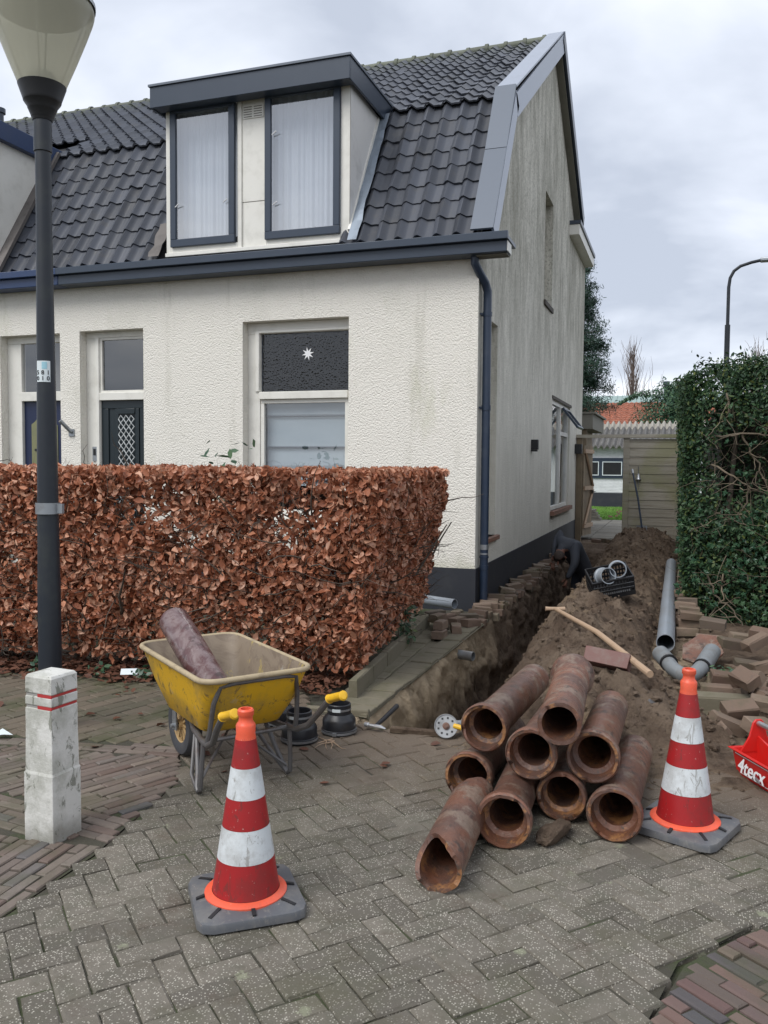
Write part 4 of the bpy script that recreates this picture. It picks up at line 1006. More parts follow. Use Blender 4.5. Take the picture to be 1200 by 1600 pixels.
for i, (x, y) in enumerate([(-4.35, 5.62), (-3.95, 5.60), (-3.7, 5.68), (-4.9, 5.55), (-2.95, 5.86), (-3.2, 5.72)]): plant((x, y, 0), 26, .10, .09, .05, M['ivy'], ('low green weed beside the white paper card under the hedge', 'low green weed just right of the white paper card', 'low green weed under the hedge left of the yellow wheelbarrow', 'low green weed under the hedge beside the black lamp post', 'low green weed at the hedge foot behind the wheelbarrow grip', 'low green weed at the hedge foot behind the wheelbarrow tray')[i], 'weed', 'weed', 'weeds under the copper hedge')
# bare twisted shrub far left
sh = thing('bare_shrub', 'leafless shrub with twisted brown twigs behind the hedge beside the navy door', 'shrub', (-6.15, 6.9, 0)); mb = MB()
for k in range(26):
    p = twig(mb, (random.gauss(0, .15), random.gauss(0, .1), .2), (random.gauss(-.05, .38), random.gauss(0, .3), 1), random.uniform(1.3, 1.95), .013, 9, .28, 5)
    for q in range(4):
        s_ = random.choice(p[4:]); twig(mb, s_, (random.gauss(0, .8), random.gauss(0, .6), random.uniform(.0, .8)), random.uniform(.25, .5), .006, 6, .45, 4)
obj('branches', mb, M['bark'], sh)
# leaf litter
P, N = [], []
for k in range(3600):
    u = random.uniform(0, L_); p = A0+hd_*u+hn*random.gauss(-.06, .19); 
    if p.x < -2.4: P.append((p.x, p.y, .008+random.random()*.03)); N.append((0, 0, 2.2))
for k in range(22): P.append((random.uniform(-4.5, -1.2), random.uniform(4.0, 5.4), .008)); N.append((0, 0, 2.5))
leafcloud('leaf_litter', P, N, .065, M['litter'], None, .6, .5, .5)
# mossy kerb edging under the return
ed = thing('garden_edging', 'mossy concrete edging strip between copper hedge and side path', 'kerb', (-2.4, 7, 0))
mb = MB()
for k in range(6):
    a = Vector((-2.185-.047*k*1.0, 5.72+k*.48, 0)); mb = MB(); mb.M = Matrix.Translation(a) @ Matrix.Rotation(math.radians(5.6), 4, 'Z'); mb.cham(-.06, 0, 0, .474, -.05, .125+random.uniform(-.01, .01), .008, .004); wobj('edging_block', mb, M['mossy'], ed, ang=0)
mb = MB(); mb.M = Matrix.Translation((-2.42, 5.36, 0)) @ Matrix.Rotation(math.radians(8), 4, 'Z'); mb.cham(0, .45, -.05, 0, -.05, .02, .008, .004); wobj('edging_block', mb, M['mossy'], ed, ang=0)
# ---- evergreen ivy-grown hedge on the right
gh = thing('evergreen_hedge', 'tall dark green hedge with ivy and bare dead branches', 'hedge', (.6, 12, 0)); GHT = 2.76
Q0, Q1 = Vector((.03, 9.95)), Vector((3.2, 8.55)); qd = (Q1-Q0).normalized(); qn = Vector((qd.y, -qd.x)); QL = (Q1-Q0).length
P, N = [], []
def open_(u, z): # thin bare window in the middle of the near face where dead wood shows
    return max(0, 1-((u-.62)/.62)**2-((z-1.75)/.72)**2)
def gz(u): return GHT+.08*fbm(u*2.3, 3.3, 1, 3)
for k in range(58000):
    u = random.random()*min(QL, 2.4); z = gz(u)*random.random()**.9; o_ = open_(u, z)+.9*max(0, 1-((u-1.05)/.3)**2-((z-.45)/.45)**2)
    if random.random() < o_*1.25: 
        if random.random() < .78: continue
        t = random.uniform(.45, .95)
    else: t = abs(random.gauss(0, .10)) if random.random() < .75 else random.uniform(0, .8)
    if dens(u*1.6+9, 2, z*1.6) < -.12 and t < .3 and random.random() < .8: t += .3
    b = .10*fbm(u*2.2, z*2.2, 6, 3); p = Q0+qd*u-qn*(t-b); P.append((p.x, p.y, z)); N.append((qn.x, qn.y, .45))
for k in range(26000):
    y = 9.9+10*random.random()**1.5; z = 2.72*random.random()**.9; t = abs(random.gauss(0, .10)); b = .10*fbm(y*2, z*2, 16, 3)
    x = -.03+.10*(1-z/2.7)+t-b; P.append((x, y, z)); N.append((-1, -.3, .4))
for k in range(7000):
    u = random.random()*QL; p = Q0+qd*u-qn*random.uniform(0, 1.5); P.append((p.x, p.y, gz(u)+random.gauss(0, .045)+.05)); N.append((0, 0, 1))
for k in range(700):
    u = random.random()*QL; p = Q0+qd*u-qn*random.uniform(0, .8); P.append((p.x, p.y, gz(u)+abs(random.gauss(0, .09)))); N.append((0, 0, 1))
o = leafcloud('leaves', P, N, .048, M['evergreen'], gh, .45, .3, .75); o.matrix_parent_inverse = gh.matrix_basis.inverted()
ivm = [leafmesh('ivy_leaf', s, 1, M['ivy'], 1) for s in (.055, .066, .078)]
for k in range(250):
    u = min(QL, max(0, random.gauss(.75, .4))); z = random.uniform(.15, 1.25) if random.random() < .85 else random.uniform(.1, 2.4); p = Q0+qd*u+qn*random.uniform(.0, .10)
    o = link('ivy_leaf', random.choice(ivm), gh); o.matrix_parent_inverse = gh.matrix_basis.inverted(); o.location = (p.x, p.y, z)
    n = Vector((qn.x, qn.y, .35))+Vector((random.gauss(0, .4), random.gauss(0, .4), random.gauss(0, .4))); o.rotation_euler = (n.to_track_quat('Z', 'Y').to_matrix() @ Matrix.Rotation(random.uniform(0, 6.28), 3, 'Z')).to_euler()
def gpt(u, z, t): p = Q0+qd*u-qn*t; return Vector((p.x, p.y, z))
main = [((.25, 2.02, .05), (.6, 2.05, .0), (.95, 2.02, .02), (1.5, 1.85, .1)), ((.62, 2.06, .02), (.72, 1.8, .1), (.85, 1.5, .12), (.95, 1.1, .3)), ((.30, 1.72, .08), (.55, 1.6, .02), (.72, 1.48, .05)),
        ((.72, 1.5, .06), (.66, 1.3, .02), (.55, 1.12, .0)), ((.15, 1.05, .02), (.35, 1.2, .05), (.50, 1.24, .02)), ((.45, 2.5, 0), (.48, 2.3, .0), (.44, 2.2, .05)),
        ((.55, .62, -.02), (.45, .45, -.02), (.5, .3, -.05), (.4, .15, -.06)), ((.30, .55, -.02), (.42, .35, -.06), (.62, .2, -.1), (.75, .05, -.15))]
for br in main:
    mb = MB(); pp = []
    for a, b in zip(br, br[1:]):
        for i in range(4): 
            q = i/4; pp.append(gpt(*(a[j]+(b[j]-a[j])*q for j in range(3)))+Vector((random.gauss(0, .012), random.gauss(0, .012), random.gauss(0, .012))))
    pp.append(gpt(*br[-1])); mb.tube(pp, [.012*(1-.5*i/len(pp)) for i in range(len(pp))], 6)
    for q in range(5): twig(mb, random.choice(pp), (random.gauss(0, .8), -.3, random.gauss(0, .7)), random.uniform(.15, .4), .006, 5, .3, 4)
    wobj('dead_branch', mb, M['pale_bark'], gh, ang=60)
mb = MB()
for k in range(200):
    u = random.random()*1.6; z = random.uniform(.1, 2.4); twig(mb, gpt(u, z, random.uniform(-.06, .2)), (random.gauss(0, .8), random.gauss(-.2, .4), random.gauss(.1, .6)), random.uniform(.15, .5), random.uniform(.0025, .006), 5, .3, 4)
wobj('twigs', mb, M['pale_bark'], gh, kind='stuff', ang=60)
mb = MB(); cp = [(.45, 10.6), (3.2, 9.4), (3.2, 19.8), (.45, 19.8)]; mb.add([(x, y, 0) for x, y in cp]+[(x, y, 2.5) for x, y in cp], [(4, 5, 6, 7)]+[(i, (i+1) % 4, (i+1) % 4+4, i+4) for i in range(4)]); wobj('dark_core_block', mb, plain('painted_inner_shade', (.02, .02, .014), 1, 0, .5, 6, 'world', bump=1), gh, ang=0)  # added solid block; the hedge's inner shade is put into its near-black colour
mb = MB()
for k in range(5): mb.tube([gpt(.3+k*.6, -.05, .45), gpt(.32+k*.6, 1.2, .5), gpt(.4+k*.6, 2.3, .5)], [.045, .035, .02], 7)
wobj('trunk', mb, M['bark'], gh, ang=60)
# ---- trees behind
def branchtree(t, mb, p, d, L, r, depth, up=.35, wob=.12, ratio=.72, nb=5):
    pp = twig(mb, p, d, L, r, 5, wob, 5 if depth > 1 else 3)
    if depth <= 0: return
    for k in range(nb):
        q = pp[1+k*4//nb] if k < nb-1 else pp[-1]; a = random.uniform(0, 6.28)
        branchtree(t, mb, q, (math.cos(a)*(1-up), math.sin(a)*(1-up), up*2.2), L*ratio*random.uniform(.7, 1.1), r*.5, depth-1, up, wob, ratio, nb)
def poplar(x, y, h, label, group=None, spread=1):
    t = thing('poplar_tree', label, 'tree', (x, y, 0), 0, group); mb = MB(); mb.tube([(0, 0, -.1), (0, 0, h*.45), (.1, 0, h)], [.22, .14, .015], 6); obj('trunk', mb, M['poplar'], t); mb = MB()
    for k in range(46):
        z = h*random.uniform(.18, .92); a = random.uniform(0, 6.28); branchtree(t, mb, (0, 0, z), (.30*spread*math.cos(a), .30*spread*math.sin(a), 1), (h-z)*.45+.7, .035, 1, .62, .07, .5, 6)
    obj('branches', mb, M['poplar'], t, kind='stuff')
poplar(-3.2, 60, 9.9, 'bare upright poplar tree standing alone behind the orange roof')
poplar(4.3, 58, 9.2, 'bare poplar top showing above the evergreen hedge beside the street lamp', 'bare poplars above the evergreen hedge'); poplar(5.6, 60, 10.1, 'bare poplar top at the picture edge right of the street lamp', 'bare poplars above the evergreen hedge')
cf = thing('conifer', 'dark green conifer with drooping needle branches behind the house corner', 'tree', (-3.35, 26, 0)); mb = MB(); mb.tube([(0, 0, 0), (0, 0, 4.5), (.1, 0, 8.1)], [.2, .12, .02], 8); P = []; N = []
for k in range(150):
    z = 3.1+4.7*(k/150); a = random.uniform(0, 6.28); L = (2.0-.20*z)*random.uniform(.6, 1.1)+.25; n = 9
    for i in range(n):
        q = (i+1)/n; c = Vector((L*q*math.cos(a), L*q*math.sin(a), z+.35*L*q-.25*L*q*q))
        if i == 0: prev = Vector((0, 0, z))
        mb.tube([prev, c], [.02*(1-q)+.006]*2, 4, False); prev = c
        for j in range(44): g = Vector((random.gauss(0, .10), random.gauss(0, .10), random.gauss(.05, .10))); P.append(c+g); N.append((math.cos(a), math.sin(a), random.uniform(0, 1)))
obj('trunk', mb, M['bark'], cf); leafcloud('needles', P, N, .13, M['needle'], cf, .16, .1, .8)
bs = thing('garden_bush', 'blue green bush spreading in front of the orange roof behind the fence', 'bush', (-.45, 43, 0)); P = []; N = []
for k in range(6500):
    a = random.uniform(0, 6.28); el = random.uniform(-.3, 1.57); q = random.random()**.35*(1+.25*fbm(math.cos(a)*2, math.sin(a)*2, el*2, 3)); P.append((1.9*q*math.cos(a)*math.cos(el), 1.3*q*math.sin(a)*math.cos(el), 3.6+2.0*q*math.sin(el))); N.append((math.cos(a), math.sin(a), 1))
for k in range(420): q = random.random(); P.append((-1.0-1.5*q+random.gauss(0, .05), random.gauss(0, .2), 5.2+.05*q-.55*q*q+random.gauss(0, .10*(1.1-q)))); N.append((0, 0, 1))
leafcloud('leaves', P, N, .17, M['bluebush'], bs, .3, .3, .8); mb = MB(); mb.tube([(0, 0, -.05), (0, 0, 3.8)], [.12, .06], 7); obj('trunk', mb, M['bark'], bs)
# ================================================================== BEYOND THE GATE
yd = sheet('garden_path', [(-3.2, 20.55), (-.9, 20.55), (-.9, 28), (-3.2, 28)], M['slab'], -.012)
ms_ = brick_meshes('path_slab', .58, .58, .05, .006, .003, M['slab'], 3)
for i in range(4):
    for j in range(12): o = link('path_slab', random.choice(ms_), yd); o.location = (-2.9+i*.6, 20.9+j*.6, random.uniform(-.004, .004)+.008)
lw = sheet('lawn', [(-9, 28), (4, 28), (4, 36), (-9, 36)], M['lawn'], -.010)
P = [(random.uniform(-4.2, -1), random.uniform(28, 35.9), .03) for k in range(16000)]; g_ = leafcloud('grass', P, [(0, -1, .2)]*len(P), .10, M['grass'], None, .2, .1, .5)
P = [(random.uniform(-4, -1.2), random.uniform(28.3, 34), .075) for k in range(26)]; leafcloud('fallen_leaves', P, [(0, -.5, 1)]*26, .16, M['litter'], None, .6, .3, .2)
shed = thing('garage', 'white brick garage with corrugated roof and dark window seen through the gate', 'garage', (-3, 36, 0)); mb = MB()
mb.quad((-7, 36, .62), (1.5, 36, .62), (1.5, 36, 2.45), (-7, 36, 2.45)); wobj('wall', mb, M['white_brick'], shed, ang=0)
bm_ = []
for r in range(30):
    for c in range(16):
        x0 = -4.6+c*.215+(r % 2)*.1075; z0 = .64+r*.0605
        if 1.22 < z0+.03 and z0 < 2.02 and True: continue
        if z0 > 2.30: continue
        bm_.append((x0, z0))
me = MB().cham(-.104, .104, -.027, .027, -.02, .006, .005).mesh('wall_brick', M['white_brick'], 0)
for x, z in sorted(bm_, key=lambda q: abs(q[0]+2.9))[:290]:
    o = link('brick', me, shed); o.matrix_parent_inverse = shed.matrix_basis.inverted(); o.location = (x, 35.99, z+.03); o.rotation_euler = (PI/2, 0, 0)
mb = MB(); mb.box(-7, 1.5, 35.98, 36.1, -.05, .62); wobj('plinth', mb, M['plinth'], shed, ang=0)
mb = MB(); mb.box(-4.4, -2.15, 35.93, 35.99, 1.22, 2.05); wf = wobj('window_frame', mb, M['slate_paint'], shed, ang=0)
for a, b in ((-4.2, -3.16), (-3.02, -2.24)):
    mb = MB(); fr(mb, a, b, 1.33, 1.90, 35.90, .03, .028); obj('sash', mb, M['sticker'], wf, ang=0); mb = MB(); mb.box(a+.03, b-.03, 35.915, 35.925, 1.36, 1.87); obj('pane', mb, M['black'], wf, ang=0)
mb = MB(); mb.box(-7, 1.5, 35.90, 35.98, 2.44, 2.53); wobj('fascia', mb, M['white_paint'], shed, ang=0)
mb = MB(); n = 260; x0, x1 = -7.2, 1.2
def cor(x): return .07*math.cos(x*2*PI/.235)
for i in range(n):
    a, b = x0+(x1-x0)*i/n, x0+(x1-x0)*(i+1)/n
    mb.quad((a, 35.6, 2.52+cor(a)), (b, 35.6, 2.52+cor(b)), (b, 38.6, 3.47+cor(b)), (a, 38.6, 3.47+cor(a))); mb.quad((a, 35.6, 2.46+cor(a)), (b, 35.6, 2.46+cor(b)), (b, 35.6, 2.52+cor(b)), (a, 35.6, 2.52+cor(a)))
wobj('corrugated_roof', mb, M['fibre'], shed, ang=50)
mb = MB()
for i in range(n):
    a, b = x0+(x1-x0)*i/n, x0+(x1-x0)*(i+1)/n; mb.quad((a, 38.2, 3.36+cor(a)), (b, 38.2, 3.36+cor(b)), (b, 38.7, 3.62+cor(b)*1.1), (a, 38.7, 3.62+cor(a)*1.1))
wobj('ridge_cap', mb, plain('pale_ridge', (.34, .32, .28), .9), shed, ang=50)
mb = MB(); mb.box(-2.18, -2.12, 35.9, 35.97, 0, 2.44); wobj('rain_pipe', mb, M['white_paint'], shed, ang=0)
of = thing('orange_roofed_house', 'low building with orange pantile roof and pale green metal ridge', 'house', (-3, 50, 0)); mb = MB(); mb.box(-9, 2.5, 48.3, 56, 0, 3.9); wobj('wall', mb, M['stucco'], of, ang=0)
mb = MB(); rw = 13; rl = math.hypot(4.4, 1.55)/rw; dirv = Vector((0, 4.4, 1.55)).normalized()
for r in range(rw):
    for c in range(40):
        p = Vector((-8.6+c*.27, 48, 3.9))+dirv*(r*rl); n = 5
        for i in range(n):
            a, b = i/n, (i+1)/n; za, zb = .05*math.sin(a*PI), .05*math.sin(b*PI)
            mb.add([(p.x+a*.27, p.y, p.z+za+.05), (p.x+b*.27, p.y, p.z+zb+.05), (p.x+b*.27, p.y+dirv.y*rl, p.z+dirv.z*rl+zb), (p.x+a*.27, p.y+dirv.y*rl, p.z+dirv.z*rl+za), (p.x+a*.27, p.y, p.z+za), (p.x+b*.27, p.y, p.z+zb)], [(0, 1, 2, 3), (4, 5, 1, 0)])
wobj('roof_tiles', mb, M['orange_tile'], of, kind='stuff', ang=40)
mb = MB(); mb.quad((-9, 52.4, 5.42), (2.5, 52.4, 5.42), (2.5, 54.5, 6.05), (-9, 54.5, 6.05))
for k in range(40): x = -9+k*.29; mb.box(x, x+.03, 52.42, 52.44, 5.42, 5.47); mb.quad((x, 52.4, 5.46), (x+.04, 52.4, 5.46), (x+.04, 54.5, 6.09), (x, 54.5, 6.09))
wobj('metal_ridge', mb, M['green_metal'], of, ang=0); mb = MB(); mb.tube([(-.9, 53, 5.6), (-.9, 53, 6.55)], .14, 10); mb.tube([(-.9, 53, 6.5), (-.9, 53, 6.72)], .2, 10); wobj('flue', mb, M['slate_paint'], of)
# ---- gate and fence
gt_ = thing('wooden_gate', 'open weathered wooden gate standing between house corner and fence', 'gate', (-2.1, 19.9, 0)); mb = MB(); mb.box(-2.25, -2.12, 19.84, 19.96, -.2, 2.36); wobj('post', mb, M['wood_gate'], gt_, bevel=.006)
for k in range(5):
    mb = MB(); a = math.radians(82); mb.M = Matrix.Translation((-2.10, 19.9, 0)) @ Matrix.Rotation(a, 4, 'Z'); mb.box(k*.17, k*.17+.162, -.012, .012, .10, 2.18+random.uniform(-.01, .01)); wobj('board', mb, M['wood_gate'], gt_, ang=0)
mb = MB(); mb.M = Matrix.Translation((-2.10, 19.9, 0)) @ Matrix.Rotation(math.radians(82), 4, 'Z')
for z in (.28, 1.15, 2.0): mb.box(.02, .84, -.05, -.0125, z, z+.09)
mb.tube([(.06, -.045, .36), (.80, -.045, 1.15)], .03, 4); mb.tube([(.80, -.045, 1.24), (.06, -.045, 2.0)], .03, 4); wobj('brace', mb, M['wood_pale'], gt_, ang=0)
mb = MB(); mb.M = Matrix.Translation((-2.10, 19.9, 0)) @ Matrix.Rotation(math.radians(82), 4, 'Z'); mb.box(.68, .80, -.07, -.051, 1.06, 1.14); mb.tube([(.74, -.06, 1.1), (.74, -.12, 1.1), (.64, -.12, 1.1)], .012, 6); wobj('latch', mb, M['black'], gt_)
fn = thing('plank_fence', 'grey weathered plank fence panel with top rail beside the open gate', 'fence', (-.6, 19.9, 0)); mb = MB(); mb.box(-2.28, .3, 19.80, 19.98, 2.345, 2.42); wobj('rail', mb, M['wood'], fn, ang=0)
for x in (-1.215, -.10):
    mb = MB(); mb.box(x, x+.13, 19.84, 19.97, -.2, 2.343); wobj('post', mb, M['wood'], fn, bevel=.006)
for k in range(12):
    mb = MB(); z = .0+k*.192; mb.M = Matrix.Translation((0, 19.88, z)) @ Matrix.Rotation(random.uniform(-.004, .004), 4, 'Y'); mb.add([(-1.085, -.016, 0), (-.10, -.016, 0), (-.10, -.004, .205), (-1.085, -.004, .205), (-1.085, .014, 0), (-.10, .014, 0), (-.10, .006, .205), (-1.085, .006, .205)], [(0, 1, 2, 3), (7, 6, 5, 4), (0, 4, 5, 1), (3, 2, 6, 7), (0, 3, 7, 4), (1, 5, 6, 2)]); wobj('plank', mb, M['wood'], fn, ang=0)
bl = thing('bell', 'small pale metal bell lantern hanging on the plank fence', 'bell', (-.88, 19.83, 1.42)); mb = MB(); mb.lathe([(.0, .13), (.025, .12), (.04, .06), (.065, .0), (.06, 0), (.0, .05)], 14); obj('bell_cup', mb, M['alu'], bl); mb = MB(); mb.tube([(0, .02, .28), (0, -.03, .27), (0, 0, .12)], .008, 6); mb.tube([(0, 0, .02), (0, 0, -.2)], .006, 5); obj('hanger', mb, M['steel'], bl)
# shovel stuck in the heap against the fence
sv = thing('shovel', 'dark handled shovel stuck upright in the soil heap against the plank fence', 'shovel', (-.74, 18.9, .55)); mb = MB(); mb.tube([(0, 0, -.15), (-.10, .18, .45), (-.235, .42, 1.02)], [.022, .020, .019], 8); obj('handle', mb, M['slate_paint'], sv); mb = MB(); mb.tube([(-.235, .42, 1.0), (-.25, .45, 1.09)], .028, 8); obj('grip', mb, M['alu'], sv); mb = MB(); mb.add([(-.11, -.03, -.1), (.11, -.03, -.1), (.10, -.09, -.38), (0, -.1, -.45), (-.10, -.09, -.38), (0, .02, -.1), (0, -.05, -.38)], [(0, 5, 6, 4), (5, 1, 2, 6), (4, 6, 3), (6, 2, 3)]); obj('blade', mb, M['steel'], sv)
# stepping stack of slabs by the lawn
st_ = thing('slab_stack', 'small stack of grey slabs on the lawn edge behind the gate', 'slabs', (-2.62, 27.6, 0))
for k in range(4): mb = MB(); mb.box(-.3+.0*k, .30-.06*k, -.25, .25, k*.09, k*.09+.075); obj('slab', mb, M['slab'], st_, ang=0)
# right street lamp
sl_ = thing('street_lamp', 'slim grey street lamp with curved arm rising behind the evergreen hedge', 'street lamp', (1.11, 25, 0)); mb = MB(); mb.tube([(0, 0, -.1), (0, 0, 5.55), (0, 0, 5.56), (0, 0, 6.55), (.03, 0, 6.8), (.12, 0, 6.98), (.28, 0, 7.1), (.55, 0, 7.18), (.78, 0, 7.22)], [.075, .07, .045, .045, .042, .042, .042, .042, .042], 10); obj('pole', mb, M['pole'], sl_); mb = MB(); mb.box(.76, 1.35, -.11, .11, 7.17, 7.28); obj('lamp_head', mb, M['steel'], sl_, bevel=.03)
# ================================================================== STREET OBJECTS
# ---- near lamp post
px_, py_ = -3.755, 4.355
lp = thing('lamp_post', 'black street lamp with smoked conical bowl standing behind the white bollard', 'street lamp', (px_, py_, 0), math.radians(-139)); lp.rotation_euler[0] = 0
mb = MB(); mb.lathe([(.0, -.1), (.073, -.1), (.070, .95), (.068, .97), (.047, 3.20), (.047, 3.60), (.054, 3.605), (.054, 3.80), (.066, 3.81), (.0, 3.81)], 24); obj('pole', mb, M['pole'], lp)
mb = MB(); mb.lathe([(.058, 3.79), (.068, 3.82), (.083, 3.855), (.086, 3.86), (.088, 3.872), (.108, 3.90), (.111, 3.905), (.113, 3.917), (.142, 4.0), (.135, 4.0), (0, 3.97)], 32); obj('lamp_neck', mb, M['black'], lp)
mb = MB(); mb.lathe([(.138, 4.0), (.20, 4.15), (.262, 4.31), (.302, 4.42), (.312, 4.46), (.304, 4.50)], 40); bw = obj('lamp_bowl', mb, M['lampglass'], lp)
mb = MB(); mb.lathe([(0, 3.99), (.085, 3.99), (.085, 4.05), (.075, 4.075), (.04, 4.09), (0, 4.093)], 24); obj('lamp_bulb', mb, M['curtain'], bw)
mb = MB(); mb.lathe([(.318, 4.49), (.318, 4.515), (.27, 4.57), (.15, 4.62), (0, 4.635)], 40); mb.cur = 1; mb.lathe([(.0, 4.40), (.15, 4.41), (.26, 4.44), (.30, 4.485)], 40); obj('lamp_cap', mb, [M['steel'], plain('inner_reflector', (.20, .21, .18), .5, .2, .1)], lp)
mb = MB()
for k in range(4): a = k*PI/2+.6; mb.tube([(.10*math.cos(a), .10*math.sin(a), 4.0), (.275*math.cos(a), .275*math.sin(a), 4.47)], .005, 5)
obj('bowl_rod', mb, M['alu'], bw)
mb = MB(); mb.lathe([(.072, 1.375), (.0755, 1.375), (.0755, 1.445), (.072, 1.445)], 24); mb.box(-.02, .02, .072, .10, 1.385, 1.435); mb.tube([(.0, .085, 1.41), (.0, .115, 1.41)], .017, 8); mb.box(.06, .115, -.01, .012, 1.38, 1.44); obj('clamp', mb, M['steel'], lp)
# sticker wrapped on the pole; local +Y... facing set by rotation below
def wrapq(mb, r, a0, a1, z0, z1, n=6):
    for i in range(n):
        a, b = a0+(a1-a0)*i/n, a0+(a1-a0)*(i+1)/n; mb.quad((r*math.cos(a), r*math.sin(a), z0), (r*math.cos(b), r*math.sin(b), z0), (r*math.cos(b), r*math.sin(b), z1), (r*math.cos(a), r*math.sin(a), z1))
lp.rotation_euler = (0, 0, 0)
fa = math.atan2(-py_, -px_)          # direction from the pole to the street
mb = MB(); r_ = .0600; wrapq(mb, r_, fa-1.05, fa+.42, 2.195, 2.325); sk = obj('sticker', mb, M['sticker'], lp, ang=60)
mb = MB(); wrapq(mb, r_+.001, fa-.42, fa+.10, 2.275, 2.318); obj('sticker_print', mb, M['sticker_blue'], sk, ang=60)
def text(name, body, size, mat, parent, M4, extrude=.0006, align='CENTER', bold=0):
    cu = bpy.data.curves.new(name, 'FONT'); cu.body = body; cu.size = size; cu.extrude = extrude; cu.align_x = align; cu.align_y = 'CENTER'; cu.offset = bold
    cu.materials.append(mat); t_ = bpy.data.objects.new(name, cu); C.objects.link(t_); me = bpy.data.meshes.new_from_object(t_.evaluated_get(bpy.context.evaluated_depsgraph_get())); bpy.data.objects.remove(t_); bpy.data.curves.remove(cu)
    o = link(name, me, parent); o.matrix_local = M4; return o
def facing(p, ang):   # text plane whose normal points along ang, upright
    n = Vector((math.cos(ang), math.sin(ang), 0)); x = Vector((-n.y, n.x, 0)); return Matrix.Translation(p) @ Matrix((x, Vector((0, 0, 1)), n)).transposed().to_4x4()
for row, (s_, z) in enumerate((('581', 2.252), ('010', 2.216))):
    for i, ch in enumerate(s_):
        a = fa+(-.86, -.33, .20)[i]; text('sticker_digit', ch, .036, M['black_print'], sk, facing(((r_+.0012)*math.cos(a), (r_+.0012)*math.sin(a), z), a), .0004, bold=.0008)
# ---- bollard
bo = thing('bollard', 'square white limewashed concrete bollard with red reflector bands', 'bollard', (-2.672, 3.105, 0), math.radians(85)); mb = MB(); h = .078
def ringsq(hs, z): return [(-hs, -hs, z), (hs, -hs, z), (hs, hs, z), (-hs, hs, z)]
prof = [(.086, -.15), (.086, .0), (.086, .30), (.0815, .312), (.079, .50), (.079, .598), (.073, .600), (.073, .612), (.079, .614), (.079, .652), (.073, .654), (.073, .666), (.079, .668), (.078, .738), (.070, .750)]
vs = []; fs = []
for hs, z in prof: vs += ringsq(hs, z)
for i in range(len(prof)-1):
    for k in range(4): q = (k+1) % 4; fs.append((i*4+k, i*4+q, i*4+4+q, i*4+4+k))
n = len(vs); vs.append((0, 0, .757)); fs += [(n-4+k, n-4+(k+1) % 4, n) for k in range(4)]
mb.add(vs, fs); obj('post', mb, M['bollard'], bo, ang=0, bevel=.004)
mb = MB()
for z in (.6005, .6545): mb.box(-.0745, .0745, -.0745, .0745, z, z+.011)
obj('band', mb, M['grey_groove'], bo, ang=0)
for z in (.6005, .6545):
    mb = MB(); mb.box(-.078, -.0746, -.0775, .005, z-.002, z+.013); obj('reflector', mb, M['reflector'], bo, ang=0)
    mb = MB(); mb.box(-.0746, .0745, -.0765, -.0746, z, z+.011); obj('reflector', mb, M['reflector'], bo, ang=0)
# ---- traffic cones
def cone(loc, rz, label):
    t = thing('traffic_cone', label, 'traffic cone', loc, rz, 'striped traffic cones')
    mb = MB(); s, c = .205, .055; oct_ = [(-s+c, -s), (s-c, -s), (s-c*.3, -s+c*.3), (s, -s+c), (s, s-c), (s-c*.3, s-c*.3), (s-c, s), (-s+c, s), (-s+c*.3, s-c*.3), (-s, s-c), (-s, -s+c), (-s+c*.3, -s+c*.3)]
    lv = [(1.0, .008), (1.0, .030), (.985, .040), (.70, .052)]; n = 12
    vs = [(x*k, y*k, z) for k, z in lv for x, y in oct_]; fs = [(i*n+q, i*n+(q+1) % n, (i+1)*n+(q+1) % n, (i+1)*n+q) for i in range(3) for q in range(n)]+[tuple(range(3*n, 4*n)), tuple(reversed(range(n)))]
    mb.add(vs, fs); b = obj('foot', mb, M['cone_base'], t)
    mb = MB()
    for a in range(8):
        th = a*PI/4+PI/8*0; r0, r1 = (.165, .225) if a % 2 else (.158, .19); d = Vector((math.cos(th), math.sin(th), 0)); q = Vector((-d.y, d.x, 0))*.007; zz = (.052, .045)
        p0, p1 = d*r0, d*r1; mb.add([tuple(p0-q+Vector((0, 0, .044))), tuple(p0+q+Vector((0, 0, .044))), tuple(p1+q+Vector((0, 0, .038))), tuple(p1-q+Vector((0, 0, .038))), tuple(p0-q+Vector((0, 0, .058))), tuple(p0+q+Vector((0, 0, .058))), tuple(p1+q+Vector((0, 0, .049))), tuple(p1-q+Vector((0, 0, .049)))], [(4, 5, 6, 7), (0, 4, 7, 3), (1, 2, 6, 5), (0, 1, 5, 4), (3, 7, 6, 2)])
    obj('rib', mb, M['black'], b, ang=0)
    mb = MB()
    for a in range(4): th = a*PI/2+PI/4; mb.box(.16*math.cos(th)-.03, .16*math.cos(th)+.03, .16*math.sin(th)-.03, .16*math.sin(th)+.03, 0, .0078)
    obj('foot_pad', mb, M['black'], b, ang=0)
    def R(z): return .129+(.0335-.129)*(z-.062)/(.69-.062)
    mb = MB(); mb.lathe([(.158, .045), (.158, .056), (.150, .061), (.130, .066)], 40); obj('collar', mb, M['cone_orange'], t)
    zs = [.066, .195, .318, .43, .545, .655]
    for i in range(5):
        mb = MB(); mb.lathe([(R(zs[i])+.001*(i % 2), zs[i]), (R(zs[i+1])+.001*(i % 2), zs[i+1])], 40); obj('band', mb, M['cone_white'] if i % 2 else M['cone_red'], t)
    mb = MB(); mb.lathe([(R(.655)+.001, .650), (.0365, .668), (.038, .70), (.034, .708), (.0275, .716), (.0265, .73), (.0275, .736), (.0315, .742), (.0315, .758), (.027, .764), (.020, .764), (.018, .70), (0, .70)], 32); obj('cap', mb, M['cone_orange'], t)
    return t
cone((-1.548, 2.858, 0), math.radians(38), 'striped red and white traffic cone in front of the yellow wheelbarrow')
